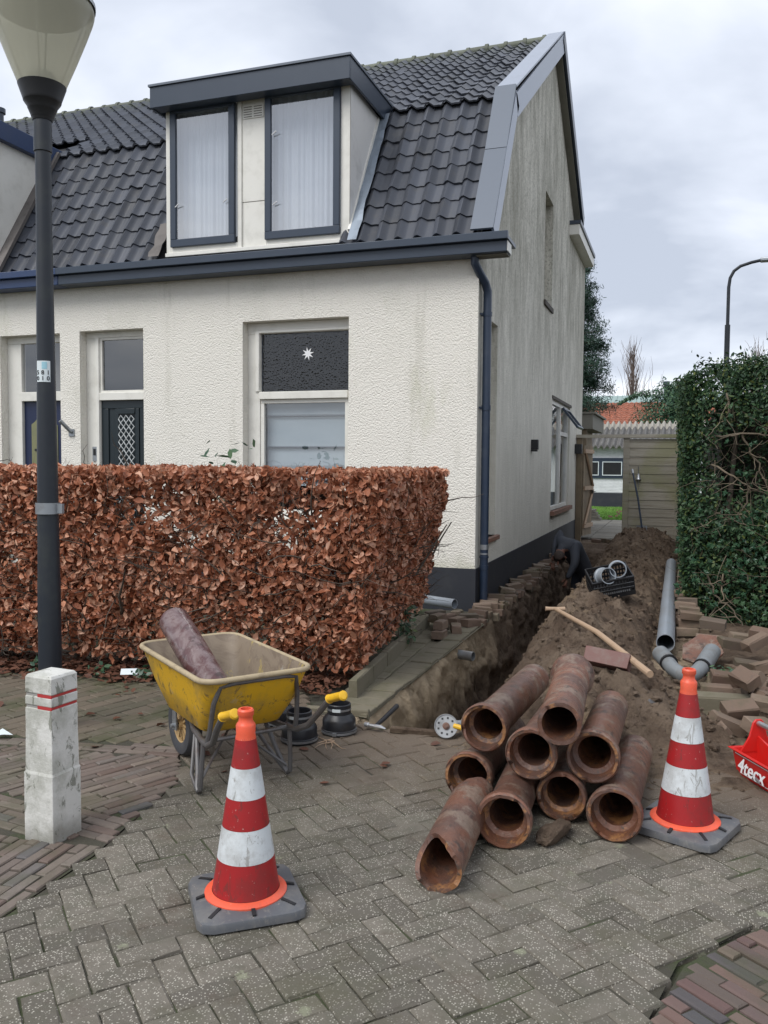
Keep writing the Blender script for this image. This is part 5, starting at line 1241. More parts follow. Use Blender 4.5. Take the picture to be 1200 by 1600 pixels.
cone((.063, 4.16, 0), math.radians(-22), 'striped red and white traffic cone beside the clay pipes and red tool tray')
# ---- clay pipes
def clay(front, rear, label, collar='front', L=None, r=.097, cr=.124, broken=False, seed=0, rise=0):
    a, b = Vector(front), Vector(rear); d = b-a; L = L or d.length
    t = thing('clay_pipe', label, 'pipe', a, 0, 'stack of old clay sewer pipes'); t.rotation_euler = d.to_track_quat('Z', 'Y').to_euler()
    random.seed(seed); th = .019; mb = MB(); n = 32
    if collar == 'front': out = [(cr-.006, 0), (cr, .006), (cr, .055), (cr-.006, .075), (r, .105), (r, L)]; inn = [(r-th, L), (r-th, .085), (cr-th-.004, .075), (cr-th, .0)]
    elif collar == 'rear': out = [(r, 0), (r, L-.10), (cr-.006, L-.075), (cr, L-.06), (cr, L)]; inn = [(cr-th, L), (cr-th, L-.07), (r-th, L-.08), (r-th, 0)]
    else: out = [(r, 0), (r, L)]; inn = [(r-th, L), (r-th, 0)]
    def rag(z, q): # ragged broken edge
        if not broken: return z+.006*fbm(q*.8, z*9, seed, 2)+(.02*max(0, fbm(q*.5, seed*3.3, 4, 2)-.22)*3 if z < .02 else 0)
        an = 2*PI*q/n; c = .5+.5*math.cos(an-2.6)
        if z < .02: return z+.13*max(0, math.sin(an*1.0+.6))**3+.012*fbm(q*.6, 1, seed, 3)
        if z > L-.02: return z-.22*(1-c)-.03*abs(fbm(q*.7, 5, seed, 3))
        return z
    pr = out+inn; vs = []; fs = []
    for rr, z in pr:
        for q in range(n): an = 2*PI*q/n; k = 1+.014*fbm(math.cos(an)*1.3, math.sin(an)*1.3, z*1.2+seed, 2); vs.append((rr*k*math.cos(an), rr*k*math.sin(an), rag(z, q)))
    m = len(pr); mi = []
    for i in range(m):
        j = (i+1) % m
        for q in range(n): k = (q+1) % n; fs.append((i*n+q, i*n+k, j*n+k, j*n+q)); mi.append(1 if i >= len(out) else 0)
    for f, q in zip(fs, mi): mb.f.append(f); mb.mi.append(q)
    mb.v = vs; obj('pipe_wall', mb, [M['claypipe'], M['claypipe_in']], t, ang=40)
    if collar == 'front':
        mb = MB(); mb.lathe([(cr-.004, .0), (cr+.002, .008), (cr+.002, .02), (cr-.001, .026)], n); obj('collar_rim', mb, M['claypipe'], t, ang=60) if not broken else None
    mb = MB(); rr = r-th+.002; n2 = 24; rings_ = 4       # added plug blocking light from the rear, keeps the bore dark
    vs = [(0, 0, L*.5)]; fs = []
    for i in range(1, rings_+1):
        for q in range(n2): a_ = 2*PI*q/n2; k = rr*i/rings_; vs.append((k*math.cos(a_), k*math.sin(a_), L*.5+.10*(i/rings_)*(.6+.5*math.cos(a_+seed))+.03*fbm(math.cos(a_)*2*i, math.sin(a_)*2*i, seed, 3)))
    fs += [(0, 1+(q+1) % n2, 1+q) for q in range(n2)]
    for i in range(rings_-1):
        for q in range(n2): a_, b_ = 1+i*n2+q, 1+i*n2+(q+1) % n2; fs.append((a_, b_, b_+n2, a_+n2))
    mb.add(vs, fs); obj('bore_light_block', mb, M['soil'], t, ang=60)
    return t
Y_ = .0
clay((-.70, 3.66, .124), (-.74, 4.62, .10), 'clay pipe in the bottom row with wide flared mouth, left of the row', seed=1)
clay((-.495, 4.03, .124), (-.53, 4.98, .10), 'clay pipe in the bottom middle with a mud clod under its mouth', seed=2, cr=.118)
clay((-.243, 3.90, .124), (-.20, 4.90, .10), 'clay pipe at the bottom right corner next to the cone foot', seed=3)
clay((-.975, 4.13, .124), (-.93, 5.05, .10), 'clay pipe on the ground at the left edge under the sloping pipe', seed=4)
clay((-.868, 3.18, .10), (-.91, 4.0, .10), 'broken clay pipe lying lowest in front with jagged ends', collar='none', broken=True, seed=5, r=.098)
clay((-.635, 3.97, .335), (-.62, 4.98, .29), 'clay pipe in the second row with dark bore, middle of the stack', seed=6, cr=.122)
clay((-.355, 4.03, .335), (-.345, 5.05, .30), 'clay pipe in the second row at the right with crumbled orange edge', seed=7)
clay((-.905, 4.16, .375), (-.835, 5.30, .36), 'long clay pipe sloping over the upper left with yellowish streak', seed=8, cr=.121)
clay((-.497, 3.92, .51), (-.555, 4.93, .50), 'topmost clay pipe with glossy black bore and collar at far end', collar='rear', seed=9, r=.100)
random.seed(21)
mb = MB(); bm = bmesh.new(); bmesh.ops.create_icosphere(bm, subdivisions=3, radius=1)
for v in bm.verts:
    p = v.co; k = 1+.30*fbm(p.x*1.6, p.y*1.6, p.z*1.6, 4); v.co = Vector((p.x*.055*k+.02*p.z, p.y*.12*k, p.z*.048*k))
me = bpy.data.meshes.new('mud_clod'); bm.to_mesh(me); bm.free(); me.materials.append(M['soil']); o = link('mud_clod', me); o.location = (-.50, 3.83, .035); o.rotation_euler = (0, 0, -.35); tag(o, 'dark mud clod fallen from the bottom middle clay pipe', 'clod')
# ---- wheelbarrow
wb = thing('wheelbarrow', 'yellow wheelbarrow with muddy tray and grey tube frame', 'wheelbarrow', (-2.15, 3.95, 0), math.radians(143))
# local +X towards the wheel; +Y is to the far left of the driver
def rrect(x0, x1, y0, y1, r, n=5):
    out = []
    for cx, cy, a0 in ((x1-r, y1-r, 0), (x0+r, y1-r, 90), (x0+r, y0+r, 180), (x1-r, y0+r, 270)):
        for i in range(n+1): a = math.radians(a0+90*i/n); out.append((cx+r*math.cos(a), cy+r*math.sin(a)))
    return out
# driver's right in the photo is local -Y
lv = [(.02, .50, -.20, .20, .06, .30), (-.02, .58, -.225, .225, .07, .318), (-.13, .70, -.268, .268, .08, .46), (-.20, .80, -.30, .30, .09, .605), (-.205, .81, -.305, .305, .09, .62)]
rings = [[(x, y, z+.03*(x > .4)*(x-.4)) for x, y in rrect(a, b, c, d, r)] for a, b, c, d, r, z in lv]
inr = [[(x, y, z+.03*(x > .4)*(x-.4)) for x, y in rrect(a+.012, b-.012, c+.012, d-.012, r, )] for a, b, c, d, r, z in lv]
n = len(rings[0]); mb = MB(); vs = [p for r_ in rings for p in r_]; fs = [(i*n+q, i*n+(q+1) % n, (i+1)*n+(q+1) % n, (i+1)*n+q) for i in range(len(lv)-1) for q in range(n)]+[tuple(reversed(range(n)))]
mb.add(vs, fs); mb.cur = 1; vs = [(p[0], p[1], p[2]+.012) for r_ in inr for p in r_]; fs = [((i+1)*n+q, (i+1)*n+(q+1) % n, i*n+(q+1) % n, i*n+q) for i in range(len(lv)-1) for q in range(n)]+[tuple(range(n))]
mb.add(vs, fs); tray = obj('tray', mb, [M['tray'], M['tray_in']], wb, ang=50)
mb = MB(); rp = rrect(-.207, .812, -.307, .307, .09, 5); rp.append(rp[0]); rp.append(rp[1]); mb.tube([(x, y, .625+.03*(x > .4)*(x-.4)) for x, y in rp], .015, 8, False); obj('tray_rim', mb, M['rim'], tray, ang=60)
for s in (-1, 1):
    mb = MB(); mb.tube([(.86, .07*s, .255), (.52, .10*s, .265), (.20, .20*s, .275), (.0, .235*s, .275), (-.12, .25*s, .285), (-.22, .265*s, .33), (-.32, .285*s, .43), (-.40, .29*s, .505), (-.50, .29*s, .545)], .0165, 10); h_ = obj('handle_tube', mb, M['frame_steel'], wb)
    mb = MB(); mb.tube([(-.40, .29*s, .508), (-.405, .29*s, .511), (-.52, .29*s, .552), (-.535, .29*s, .556), (-.54, .29*s, .558)], [.025, .0215, .0215, .026, .018], 12); obj('grip', mb, M['grip'], h_)
    mb = MB(); mb.tube([(.16, .20*s, .265), (.06, .235*s, .10), (.02, .255*s, .03), (-.005, .258*s, .012), (-.03, .258*s, .03), (-.04, .255*s, .12), (-.045, .245*s, .28)], .013, 8); mb.tube([(.30, .15*s, .27), (.12, .245*s, .06), (.02, .256*s, .016)], .011, 8); obj('leg', mb, M['frame_steel'], wb)
mb = MB(); mb.tube([(-.04, -.245, .278), (-.04, .245, .278)], .013, 8); mb.tube([(.0, -.252, .05), (.18, 0, .265), (.0, .252, .05)], .009, 6); obj('cross_bar', mb, M['frame_steel'], wb)
mb = MB(); mb.tube([(-.10, -.25, .28), (-.13, -.245, .36), (-.155, -.235, .50), (-.185, -.21, .592), (-.20, -.14, .605), (-.20, .14, .605), (-.185, .21, .592), (-.155, .235, .50), (-.13, .245, .36), (-.10, .25, .28)], .0135, 8); obj('tray_support', mb, M['frame_steel'], wb)
for s in (-1, 1):
    mb = MB(); mb.tube([(.52, .10*s, .265), (.86, .075*s, .235), (.92, .07*s, .225)], .011, 6); mb.box(.57, .63, .10+.062*s-.004, .10+.062*s+.004, .16, .265); obj('wheel_fork', mb, M['steel'], wb)
wh = link('wheel', MB().tube([(0, -.085, 0), (0, .085, 0)], .012, 8).mesh('wheel', M['steel']), wb); wh.location = (.60, .10, .185)
mb = MB(); mb.M = Matrix.Rotation(PI/2, 4, 'X'); mb.lathe([(.105, -.035), (.135, -.046), (.168, -.040), (.183, -.018), (.185, 0), (.183, .018), (.168, .040), (.135, .046), (.105, .035)], 36, close=True); obj('tyre', mb, M['tyre'], wh)
mb = MB(); mb.M = Matrix.Rotation(PI/2, 4, 'X'); mb.lathe([(.112, -.034), (.112, .034), (.098, .03), (.098, -.03)], 32, close=True); mb.lathe([(.0, -.045), (.03, -.045), (.03, .045), (0, .045)], 16)
for k in range(12):
    a = k*PI/6; mb.M = Matrix.Rotation(PI/2, 4, 'X') @ Matrix.Rotation(a, 4, 'Z')
    for zs in (-.024, .018): mb.box(.025, .102, -.006, .006, zs, zs+.008)
obj('rim', mb, M['hub'], wh, ang=30)
# the wet clay pipe and bottle neck lying in the tray
t = thing('clay_pipe', 'wet dark brown clay pipe lying slantwise in the yellow wheelbarrow', 'pipe', (0, 0, 0))
a, b = Vector((-2.27, 3.90, .47)), Vector((-2.76, 4.22, .80)); t.location = a; t.rotation_euler = (b-a).to_track_quat('Z', 'Y').to_euler(); Lp = (b-a).length
mb = MB(); mb.lathe([(.088, -.05), (.088, Lp-.02), (.080, Lp), (.062, Lp), (.062, .0), (.062, -.05)], 32, close=True); obj('pipe_wall', mb, M['wetpipe'], t, ang=40)
# ---- rubber reducers
def reducer(loc, label, rz, s=1):
    t = thing('rubber_reducer', label, 'pipe coupling', loc, rz, 'black rubber pipe couplings'); mb = MB()
    mb.lathe([(.108*s, 0), (.112*s, .006), (.112*s, .03), (.106*s, .034), (.106*s, .085), (.100*s, .098), (.082*s, .118), (.075*s, .126), (.075*s, .185), (.070*s, .19), (.064*s, .188), (.064*s, .10), (0, .10)], 36); obj('sleeve', mb, M['rubber'], t)
    mb = MB(); mb.lathe([(.1125*s, .012), (.1135*s, .012), (.1135*s, .026), (.1125*s, .026)], 36, close=True); mb.box(.110*s, .125*s, -.012, .012, .010, .03); obj('clamp_band', mb, M['steel'], t); mb = MB(); mb.lathe([(.0755*s, .15), (.0765*s, .15), (.0765*s, .163), (.0755*s, .163)], 36, close=True); obj('clamp_band', mb, M['steel'], t)
    mb = MB(); wrapq(mb, .0768*s, -.35, .35, .148, .168); obj('label_tag', mb, M['sticker'], t, ang=60); return t
reducer((-2.005, 4.93, 0), 'black rubber reducer standing at the mossy kerb next to the hammer', math.radians(-82))
reducer((-2.175, 4.70, 0), 'squat black rubber reducer standing behind the wheelbarrow leg', math.radians(-95), 1.03)
reducer((-2.44, 4.97, 0), 'black rubber coupling half hidden behind the wheelbarrow handle', math.radians(-80), .92)
# ---- claw hammer
hm = thing('claw_hammer', 'claw hammer resting its handle on the mossy kerb corner', 'hammer', (-1.80, 5.03, .02), math.radians(75)); mb = MB(); mb.tube([(0, 0, .01), (.10, .0, .035), (.26, 0, .085)], [.012, .015, .016], 8); obj('handle', mb, M['black'], hm)
mb = MB(); mb.tube([(0, .075, .012), (0, .05, .012), (0, .045, .012), (0, .0, .012)], [.016, .016, .012, .013], 10); mb.tube([(0, 0, .012), (.004, -.04, .014), (.012, -.075, .006)], [.013, .013, .005], 8); obj('head', mb, M['alu'], hm)
# ---- grinder lying with its guard towards the street
ag = thing('angle_grinder', 'angle grinder with pale round guard propped beside the clay pipes', 'grinder', (-1.34, 5.07, .072), math.radians(10)); mb = MB(); mb.M = Matrix.Rotation(math.radians(68), 4, 'X'); mb.lathe([(0, .0), (.070, .0), (.073, .004), (.073, .016), (.070, .016), (.067, .008), (.0, .006)], 36); obj('guard', mb, M['zinc_mid'], ag)
mb = MB(); mb.M = Matrix.Rotation(math.radians(68), 4, 'X'); mb.lathe([(0, .006), (.022, .006), (.022, .016), (.012, .018), (.012, .024), (0, .024)], 20); obj('spindle', mb, M['claypipe'], ag)
mb = MB(); mb.M = Matrix.Rotation(math.radians(68), 4, 'X')
for k in range(9): a = k*2*PI/9; mb.box(.050*math.cos(a)-.006, .050*math.cos(a)+.006, .050*math.sin(a)-.006, .050*math.sin(a)+.006, .0086, .0096)
obj('guard_slot', mb, M['black'], ag, ang=0)
mb = MB(); mb.tube([(.02, .03, .0), (.10, .10, -.02), (.22, .22, -.04)], [.03, .033, .028], 12); obj('body', mb, M['steel'], ag)
mb = MB(); mb.tube([(.05, .0, .005), (.13, -.04, .0)], .016, 10); obj('side_handle', mb, M['grip'], ag)
# wooden batten edge at the trench mouth
o = obj('timber_piece', MB().cham(-.16, .16, -.02, .02, 0, .035, .006, .006), M['soil']); o.location = (-1.54, 5.07, .0); o.rotation_euler = (0, 0, .08); tag(o, 'muddy flat timber piece at the mouth of the trench', 'timber')
# dry stalks
mb = MB(); 
for k in range(7): twig(mb, (random.gauss(0, .02), random.gauss(0, .02), .006), (random.gauss(0, .7), -1, .05), .15, .004, 4, .15, 5)
o = obj('dry_stalks', mb, M['wood_pale']); o.location = (-1.97, 4.73, .004); tag(o, 'pale dry plant stalks lying before the rubber reducers', 'stalks')
# packaging card and paper scrap
o = obj('paper_card', MB().box(-.065, .065, -.03, .03, 0, .002), M['sticker']); o.location = (-4.05, 5.58, .06); o.rotation_euler = (.65, 0, .45); tag(o, 'white paper card lying on the brown leaf litter', 'litter')
mb = MB(); mb.quad((0, 0, .01), (.10, .02, .03), (.12, .08, .012), (.03, .09, .04)); o = obj('plastic_scrap', mb, M['sticker']); o.location = (-3.98, 4.06, .0); tag(o, 'white plastic scrap lying on the clay brick pavement', 'litter')
# ---- red tool tray
tb = thing('tool_tray', 'open red plastic tool tray with white printed side and metal carrying bar', 'toolbox', (.315, 5.05, 0), math.radians(-61)); L_t, W_t, H_t = .62, .30, .135
# local +X runs towards the camera right, local -Y faces the street
mb = MB(); t_ = .006
def trayring(g, z): return [(-g, -W_t-g, z), (L_t+g, -W_t-g, z), (L_t+g, g, z), (-g, g, z)]
mb.M = Matrix.Translation((0, W_t, 0))
rs = [trayring(-.02, 0), trayring(.0, H_t), trayring(.018, H_t+.002), trayring(.018, H_t+.008), trayring(-.004, H_t+.008), trayring(-.024, .008)]
vs = [p for r in rs for p in r]; fs = [(i*4+k, i*4+(k+1) % 4, i*4+4+(k+1) % 4, i*4+4+k) for i in range(5) for k in range(4)]+[(3, 2, 1, 0), (20, 21, 22, 23)]; mb.add(vs, fs); obj('tray', mb, M['red_plastic'], tb, ang=0, bevel=.004)
mb = MB()
for x in (-.0, L_t-.012):
    yc = W_t/2; pr = [(yc-.11, .11), (yc-.055, .20), (yc-.035, .275), (yc-.018, .295), (yc+.018, .295), (yc+.035, .275), (yc+.055, .20), (yc+.11, .11)]
    mb = MB(); mb.add([(x, y, z) for y, z in pr]+[(x+.012, y, z) for y, z in pr], [tuple(range(7, -1, -1)), tuple(range(8, 16))]+[(i, (i+1) % 8, (i+1) % 8+8, i+8) for i in range(8)])
    obj('end_upright', mb, M['red_plastic'], tb, ang=30, bevel=.004)
mb = MB(); mb.add([(.012, W_t/2-.006, .01), (L_t-.012, W_t/2-.006, .01), (L_t-.012, W_t/2-.006, .17), (.20, W_t/2-.006, .15), (.012, W_t/2-.006, .20), (.012, W_t/2+.006, .01), (L_t-.012, W_t/2+.006, .01), (L_t-.012, W_t/2+.006, .17), (.20, W_t/2+.006, .15), (.012, W_t/2+.006, .20)], [(0, 1, 2, 3, 4), (9, 8, 7, 6, 5), (4, 3, 8, 9), (3, 2, 7, 8)]); obj('divider', mb, M['red_plastic'], tb, ang=0)
mb = MB(); mb.tube([(.004, W_t/2, .272), (L_t-.004, W_t/2, .272)], .016, 12); obj('carry_bar', mb, M['alu'], tb)
TM = Matrix.Translation((.20, -.0135, .072)) @ Matrix.Rotation(math.radians(90-8.4), 4, 'X')
text('lettering', '4tecx', .105, M['white_print'], tb, TM, .001, bold=.0015)
mb = MB(); 
for z, a, b in ((.122, .03, .42), (.020, .06, .44)): yy = -.0015-.0005+ (-.02)*(0)+.02*(1-z/H_t)-.0; mb.add([(a, yy-.0018, z-.0025), (b, yy-.0018, z-.0025), (b, yy-.0022, z+.0025), (a, yy-.0022, z+.0025)], [(0, 1, 2, 3)])
obj('print_line', mb, M['white_print'], tb, ang=0)
for k in range(5):
    o = obj('tool', MB().tube([(0, 0, 0), (.10, 0, .01), (.22, .0, .03)], [.012, .013, .005], 8), M[('steel', 'black', 'red_plastic', 'steel', 'black')[k]], None); o.matrix_basis = tb.matrix_basis @ Matrix.Translation((.10+.08*k, .05+.02*k, .03)) @ Matrix.Rotation(.3*k-.4, 4, 'Z'); tag(o, 'small hand tool lying inside the red tool tray', 'tool', 'tools in the red tray')
# ================================================================== ON THE HEAP
mb = MB(); hollow(mb, (-.085, 7.95, .125), (-.10, 14.6, .13), .08, .006, 28); o = obj('pvc_pipe', mb, M['pvc']); tag(o, 'long grey plastic pipe lying along the soil heap by the hedge', 'pipe')
zb = .10; el = thing('pvc_bend', 'muddy grey plastic pipe bend of joined pieces on the soil beside the rubble', 'pipe bend', (.085, 6.75, zb)); mb = MB()
arc = [(-.20, .52, .07), (-.13, .32, .04)]; mb.tube(arc, .068, 18); mb.tube([(.20, .62, .10), (.115, .30, .03)], .068, 18); obj('socket', mb, M['pvc_old'], el)
mb = MB(); mb.tube([(-.145, .36, .045), (-.10, .22, .02), (-.03, .12, 0), (.03, .10, 0), (.075, .18, .015), (.13, .35, .04)], .058, 18); obj('elbow', mb, M['pvc_old'], el)
mb = MB(); 
for p, q in (((-.128, .315, .04), (-.135, .335, .043)), ((.112, .29, .03), (.118, .31, .033))): mb.tube([p, q], .0705, 18)
obj('seal_ring', mb, M['black'], el)
# spade with T grip
a, b = Vector((-1.0, 7.45, .455)), Vector((-.15, 5.72, .355)); sp = thing('spade', 'wooden T handled spade lying across the soil heap', 'spade', a); d = b-a
mid_ = a+d*.5+Vector((.01, 0, .035)); mb = MB(); mb.tube([Vector((0, 0, 0)), mid_-a, d], [.017, .021, .024], 10); obj('shaft', mb, M['wood_pale'], sp)
side = Vector((d.y, -d.x, 0)).normalized(); side = Vector((.95, .30, 0)); mb = MB(); mb.tube([-side*.085, -side*.05, side*.05, side*.085], [.020, .017, .017, .020], 10); obj('grip', mb, M['wood_pale'], sp)
mb = MB(); e_ = d.normalized(); s2 = Vector((-e_.y, e_.x, 0)).normalized(); p0 = d
p0 = p0-Vector((0, 0, .16)); mb.add([tuple(p0-s2*.08+e_*.02-Vector((0, 0, .05))), tuple(p0+s2*.08+e_*.02-Vector((0, 0, .05))), tuple(p0+s2*.075+e_*.16-Vector((0, 0, .26))), tuple(p0-s2*.075+e_*.16-Vector((0, 0, .26))), tuple(p0)], [(0, 4, 3), (4, 1, 2, 3)]); obj('blade', mb, M['frame_steel'], sp, ang=0)
# big reddish brick on the heap
o = obj('brick', MB().cham(-.155, .155, -.06, .06, -.055, .055, .008, .004), plain('red_brown_brick', (.155, .07, .058), .6, 0, .5, 12, dirt=(.20, .17, .14), bump=.4), bevel=.004); o.location = (-.44, 6.02, .365); o.rotation_euler = (-.5, .10, -.16); tag(o, 'large red brown brick lying next to the spade shaft on the heap', 'brick')
# crate with couplings
cz = height(-.80, 9.05)+.02; cr = thing('plastic_crate', 'black perforated plastic crate tilted on the heap holding grey couplings', 'crate', (-.82, 9.15, cz-.04), math.radians(18)); cr.rotation_euler = (math.radians(20), math.radians(-12), math.radians(16)); mb = MB(); L_c, W_c, H_c = .44, .34, .22
mb.box(0, L_c, 0, W_c, 0, .012); crate_body = obj('crate_floor', mb, M['black'], cr, ang=0)
for y in (0, W_c-.012):
    mb = MB(); y1_ = y+.012
    for z0, z1 in ((.013, .05), (.08, .10), (.13, .15), (.19, .22)): mb.box(0, L_c, y, y1_, z0, z1)
    for i in range(14): x = i*(L_c-.014)/13; mb.box(x, x+.014, y+.001, y1_-.001, .05, .19)
    mb.box(0, L_c, y-.012, y, .205, .22) if y == 0 else None
    obj('crate_side', mb, M['black'], cr, ang=0)
for x in (0, L_c-.012):
    mb = MB()
    for z0, z1 in ((.013, .06), (.10, .12), (.185, .22)): mb.box(x, x+.012, .013, W_c-.013, z0, z1)
    for i in range(8): y = .013+i*(W_c-.04)/7; mb.box(x+.001, x+.011, y, y+.014, .06, .185)
    obj('crate_end', mb, M['black'], cr, ang=0)
mb = MB()
for z in (.102, .152, .205): mb.box(.01, L_c-.01, -.004, -.001, z, z+.004)
for k in range(16): mb.box(.04+.022*k, .054+.022*k, -.004, -.001, .055, .075)
obj('worn_edge', mb, M['steel'], cr, ang=0)
for i, (x, y, z, an) in enumerate(((.14, .16, .19, .25), (.32, .20, .22, -.15))):
    t = thing('pvc_coupling', ('grey plastic coupling lying in the black crate, the lower of two', 'grey plastic coupling sticking up from the black crate, the higher of two')[i], 'pipe coupling', (0, 0, 0), 0, 'couplings in the crate')
    t.matrix_basis = cr.matrix_basis @ Matrix.Translation((x, y, z)) @ Matrix.Rotation(math.radians(62), 4, 'X') @ Matrix.Rotation(an, 4, 'Y')
    mb = MB(); mb.lathe([(.092, 0), (.096, .01), (.096, .04), (.086, .05), (.086, .17), (.078, .17), (.078, .04), (.084, .035), (.084, 0)], 28, close=True); obj('sleeve', mb, M['pvc'], t); mb = MB(); mb.lathe([(.0855, .012), (.082, .016), (.082, .03), (.0855, .034)], 28); obj('seal_ring', mb, M['black'], t)
# ---- bricks beside the hedge end
def brick(loc, rot, label, group=None, size=(.205, .10, .078), mat=None, name='brick'):
    L, W, H = size; o = obj(name, MB().cham(-L/2, L/2, -W/2, W/2, -H/2, H/2, .009, .009), mat or M['loose_brick'], ang=0); o.location = loc; o.rotation_euler = rot; tag(o, label, 'brick', group); return o
hb = [(-2.20, 8.02, .04, .02), (-2.21, 8.10, .118, .0), (-2.28, 8.38, .04, 1.5), (-2.34, 8.45, .118, 1.3), (-2.12, 8.36, .04, 1.9), (-2.20, 8.75, .045, 1.3), (-2.35, 8.85, .05, 1.2), (-2.05, 8.72, .04, 1.1), (-2.42, 8.65, .12, .9), (-2.14, 8.98, .05, .4), (-2.30, 9.10, .06, 1.6)]
for i, (x, y, z, a) in enumerate(hb):
    brick((x, y, z), (0 if i > 1 else 0, random.uniform(-.06, .06), a+PI/2*(i < 2)), ('lower of two bricks piled by the small green shrub', 'upper of two bricks piled by the small green shrub', 'brown brick leaning behind the two piled bricks by the hedge end', 'upper brick lying crosswise behind the two piled bricks', 'flat brown brick at the trench edge beside the piled bricks', 'brown brick below the short grey pipe at the plinth', 'brown brick under the copper hedge end below the grey pipe', 'flat brick between trench edge and black plinth corner', 'raised brick under the mouth of the short grey pipe', 'brown brick next to the downpipe foot', 'rear brick lying against the black plinth')[i], 'loose bricks by the hedge end')
# pipe stub sticking out of the trench wall
mb = MB(); hollow(mb, (-1.98, 7.9, -.12), (-1.82, 7.86, -.12), .045); o = obj('pipe_stub', mb, M['steel']); tag(o, 'pale pipe end sticking out of the trench wall', 'pipe')
# ---- brick rows stacked along the evergreen hedge
k = 0
for i in range(22):
    y = 8.95+i*.30; nl_ = 3 if i < 6 else 2
    for l in range(nl_):
        for q in range(1 if l else 2):
            brick((.10+q*.12+random.uniform(-.03, .04)-.0*l+(.03*(l == 1)), y+random.uniform(-.04, .04), .045+l*.082+.02), (random.uniform(-.06, .06), random.uniform(-.06, .06), random.uniform(-.12, .12)), ('bottom', 'second', 'topmost')[l]+' layer brick stacked by the evergreen hedge '+('at the near end beside the rubble' if i < 3 else 'beside the long grey pipe' if i < 12 else 'towards the plank fence'), 'bricks stacked along the evergreen hedge')
# ---- rubble at the right
rub = [(.55, 7.25, .10, (.1, .1, .2)), (.27, 7.75, .18, (.35, .0, -.12)), (.31, 7.95, .30, (.15, .05, -.18)), (.44, 7.6, .20, (.1, .2, .5)), (.62, 7.45, .26, (.1, -.35, .6)), (.80, 7.2, .30, (.25, -.3, -.5)), (.83, 6.95, .20, (.3, .2, -.7)), (.66, 7.0, .16, (.0, -.2, .35)),
       (.28, 6.45, .08, (0, 0, .05)), (.36, 6.62, .13, (.2, .1, .1)), (.50, 6.45, .18, (.75, -.2, -.9)), (.46, 6.28, .22, (.6, .1, -1.1)), (.62, 6.25, .10, (.1, .3, .6)), (.40, 5.85, .12, (.5, -.1, .45)), (.58, 5.98, .13, (.1, .1, -.1)), (.72, 5.9, .16, (.3, .2, -.3)),
       (.50, 5.66, .07, (.4, .2, .9)), (.60, 5.60, .09, (.7, .1, 1.4)), (.74, 5.62, .11, (.2, .3, .2)), (.83, 5.75, .14, (.6, .3, -.9)), (.33, 5.72, .05, (.1, .4, .3)), (.92, 6.15, .20, (.2, .1, .5)), (.95, 6.6, .22, (.4, .2, -.3)), (.78, 6.5, .14, (.1, .1, .9)), (.85, 7.55, .38, (.2, .3, .3)), (.98, 7.2, .42, (.1, .5, -.4)), (1.0, 6.9, .32, (.4, .1, .2)), (.70, 7.7, .28, (.2, .1, -.2)), (.55, 7.85, .20, (.1, .1, .3)), (.92, 5.55, .09, (.1, .1, .7)), (.68, 6.75, .08, (.1, .1, .4)), (.85, 6.25, .06, (.1, .1, .4)), (.55, 6.85, .05, (0, .1, 1.2)), (.75, 7.0, .06, (0, .1, .2)), (.45, 7.2, .06, (0, .1, 1.9)), (.62, 5.8, .04, (0, 0, .5)), (.78, 5.75, .04, (0, 0, -.5))]
def rlabel(x, y, z, r):
    t = 'steeply tilted' if abs(r[0])+abs(r[1]) > .55 else ('slightly tilted' if abs(r[0])+abs(r[1]) > .15 else 'flat lying')
    p = 'just behind the red tool tray' if y < 5.8 else ('between mossy kerb block and tool tray' if y < 6.2 else ('beside the mossy kerb block' if y < 6.7 else ('by the dark curved roof tiles' if y < 7.15 and x > .6 else ('near the grey pipe bend' if x < .5 and z < .15 else ('above the clay shard' if x < .5 else 'high against the evergreen hedge')))))
    s = 'half buried' if z < .07 else ('uppermost' if z > .28 else 'loose')
    return f'{s} paving brick {t} in rubble {p}'
for x, y, z, r in rub: brick((x, y, z+.03), r, rlabel(x, y, z, r), 'bricks in the rubble pile', (.215, .105, .08))
for k in range(34):
    x = random.uniform(.25, 1.05); y = random.uniform(5.55, 7.4); z = .03+random.random()*.05+.10*max(0, x-.3)
    brick((x, y, z), (random.gauss(0, .5), random.gauss(0, .5), random.uniform(0, 3)), random.choice(('small broken brick piece in the soil under the rubble', 'half buried broken brick end among the rubble')), 'broken brick pieces in the rubble', (random.uniform(.07, .15), .09, .07))
brick((.33, 6.30, .05), (0.05, 0, .12), 'long mossy concrete kerb block under the rubble bricks behind the cone', None, (.55, .14, .13), M['mossy'], 'kerb_block')
mb = MB(); pr = [(-.12, -.16), (.10, -.20), (.16, .02), (.05, .18), (-.08, .16), (-.17, .0)]
mb.add([(x, y, .02*math.cos(x*9)) for x, y in pr]+[(x, y, .02*math.cos(x*9)-.02) for x, y in pr], [tuple(range(6)), tuple(range(11, 5, -1))]+[(i, i+6, (i+1) % 6+6, (i+1) % 6) for i in range(6)])
o = obj('clay_shard', mb, M['claypipe'], ang=0); o.location = (.22, 7.5, .18); o.rotation_euler = (.55, .1, -.3); tag(o, 'large reddish clay pipe shard leaning on the bricks above the pipe bend', 'shard')
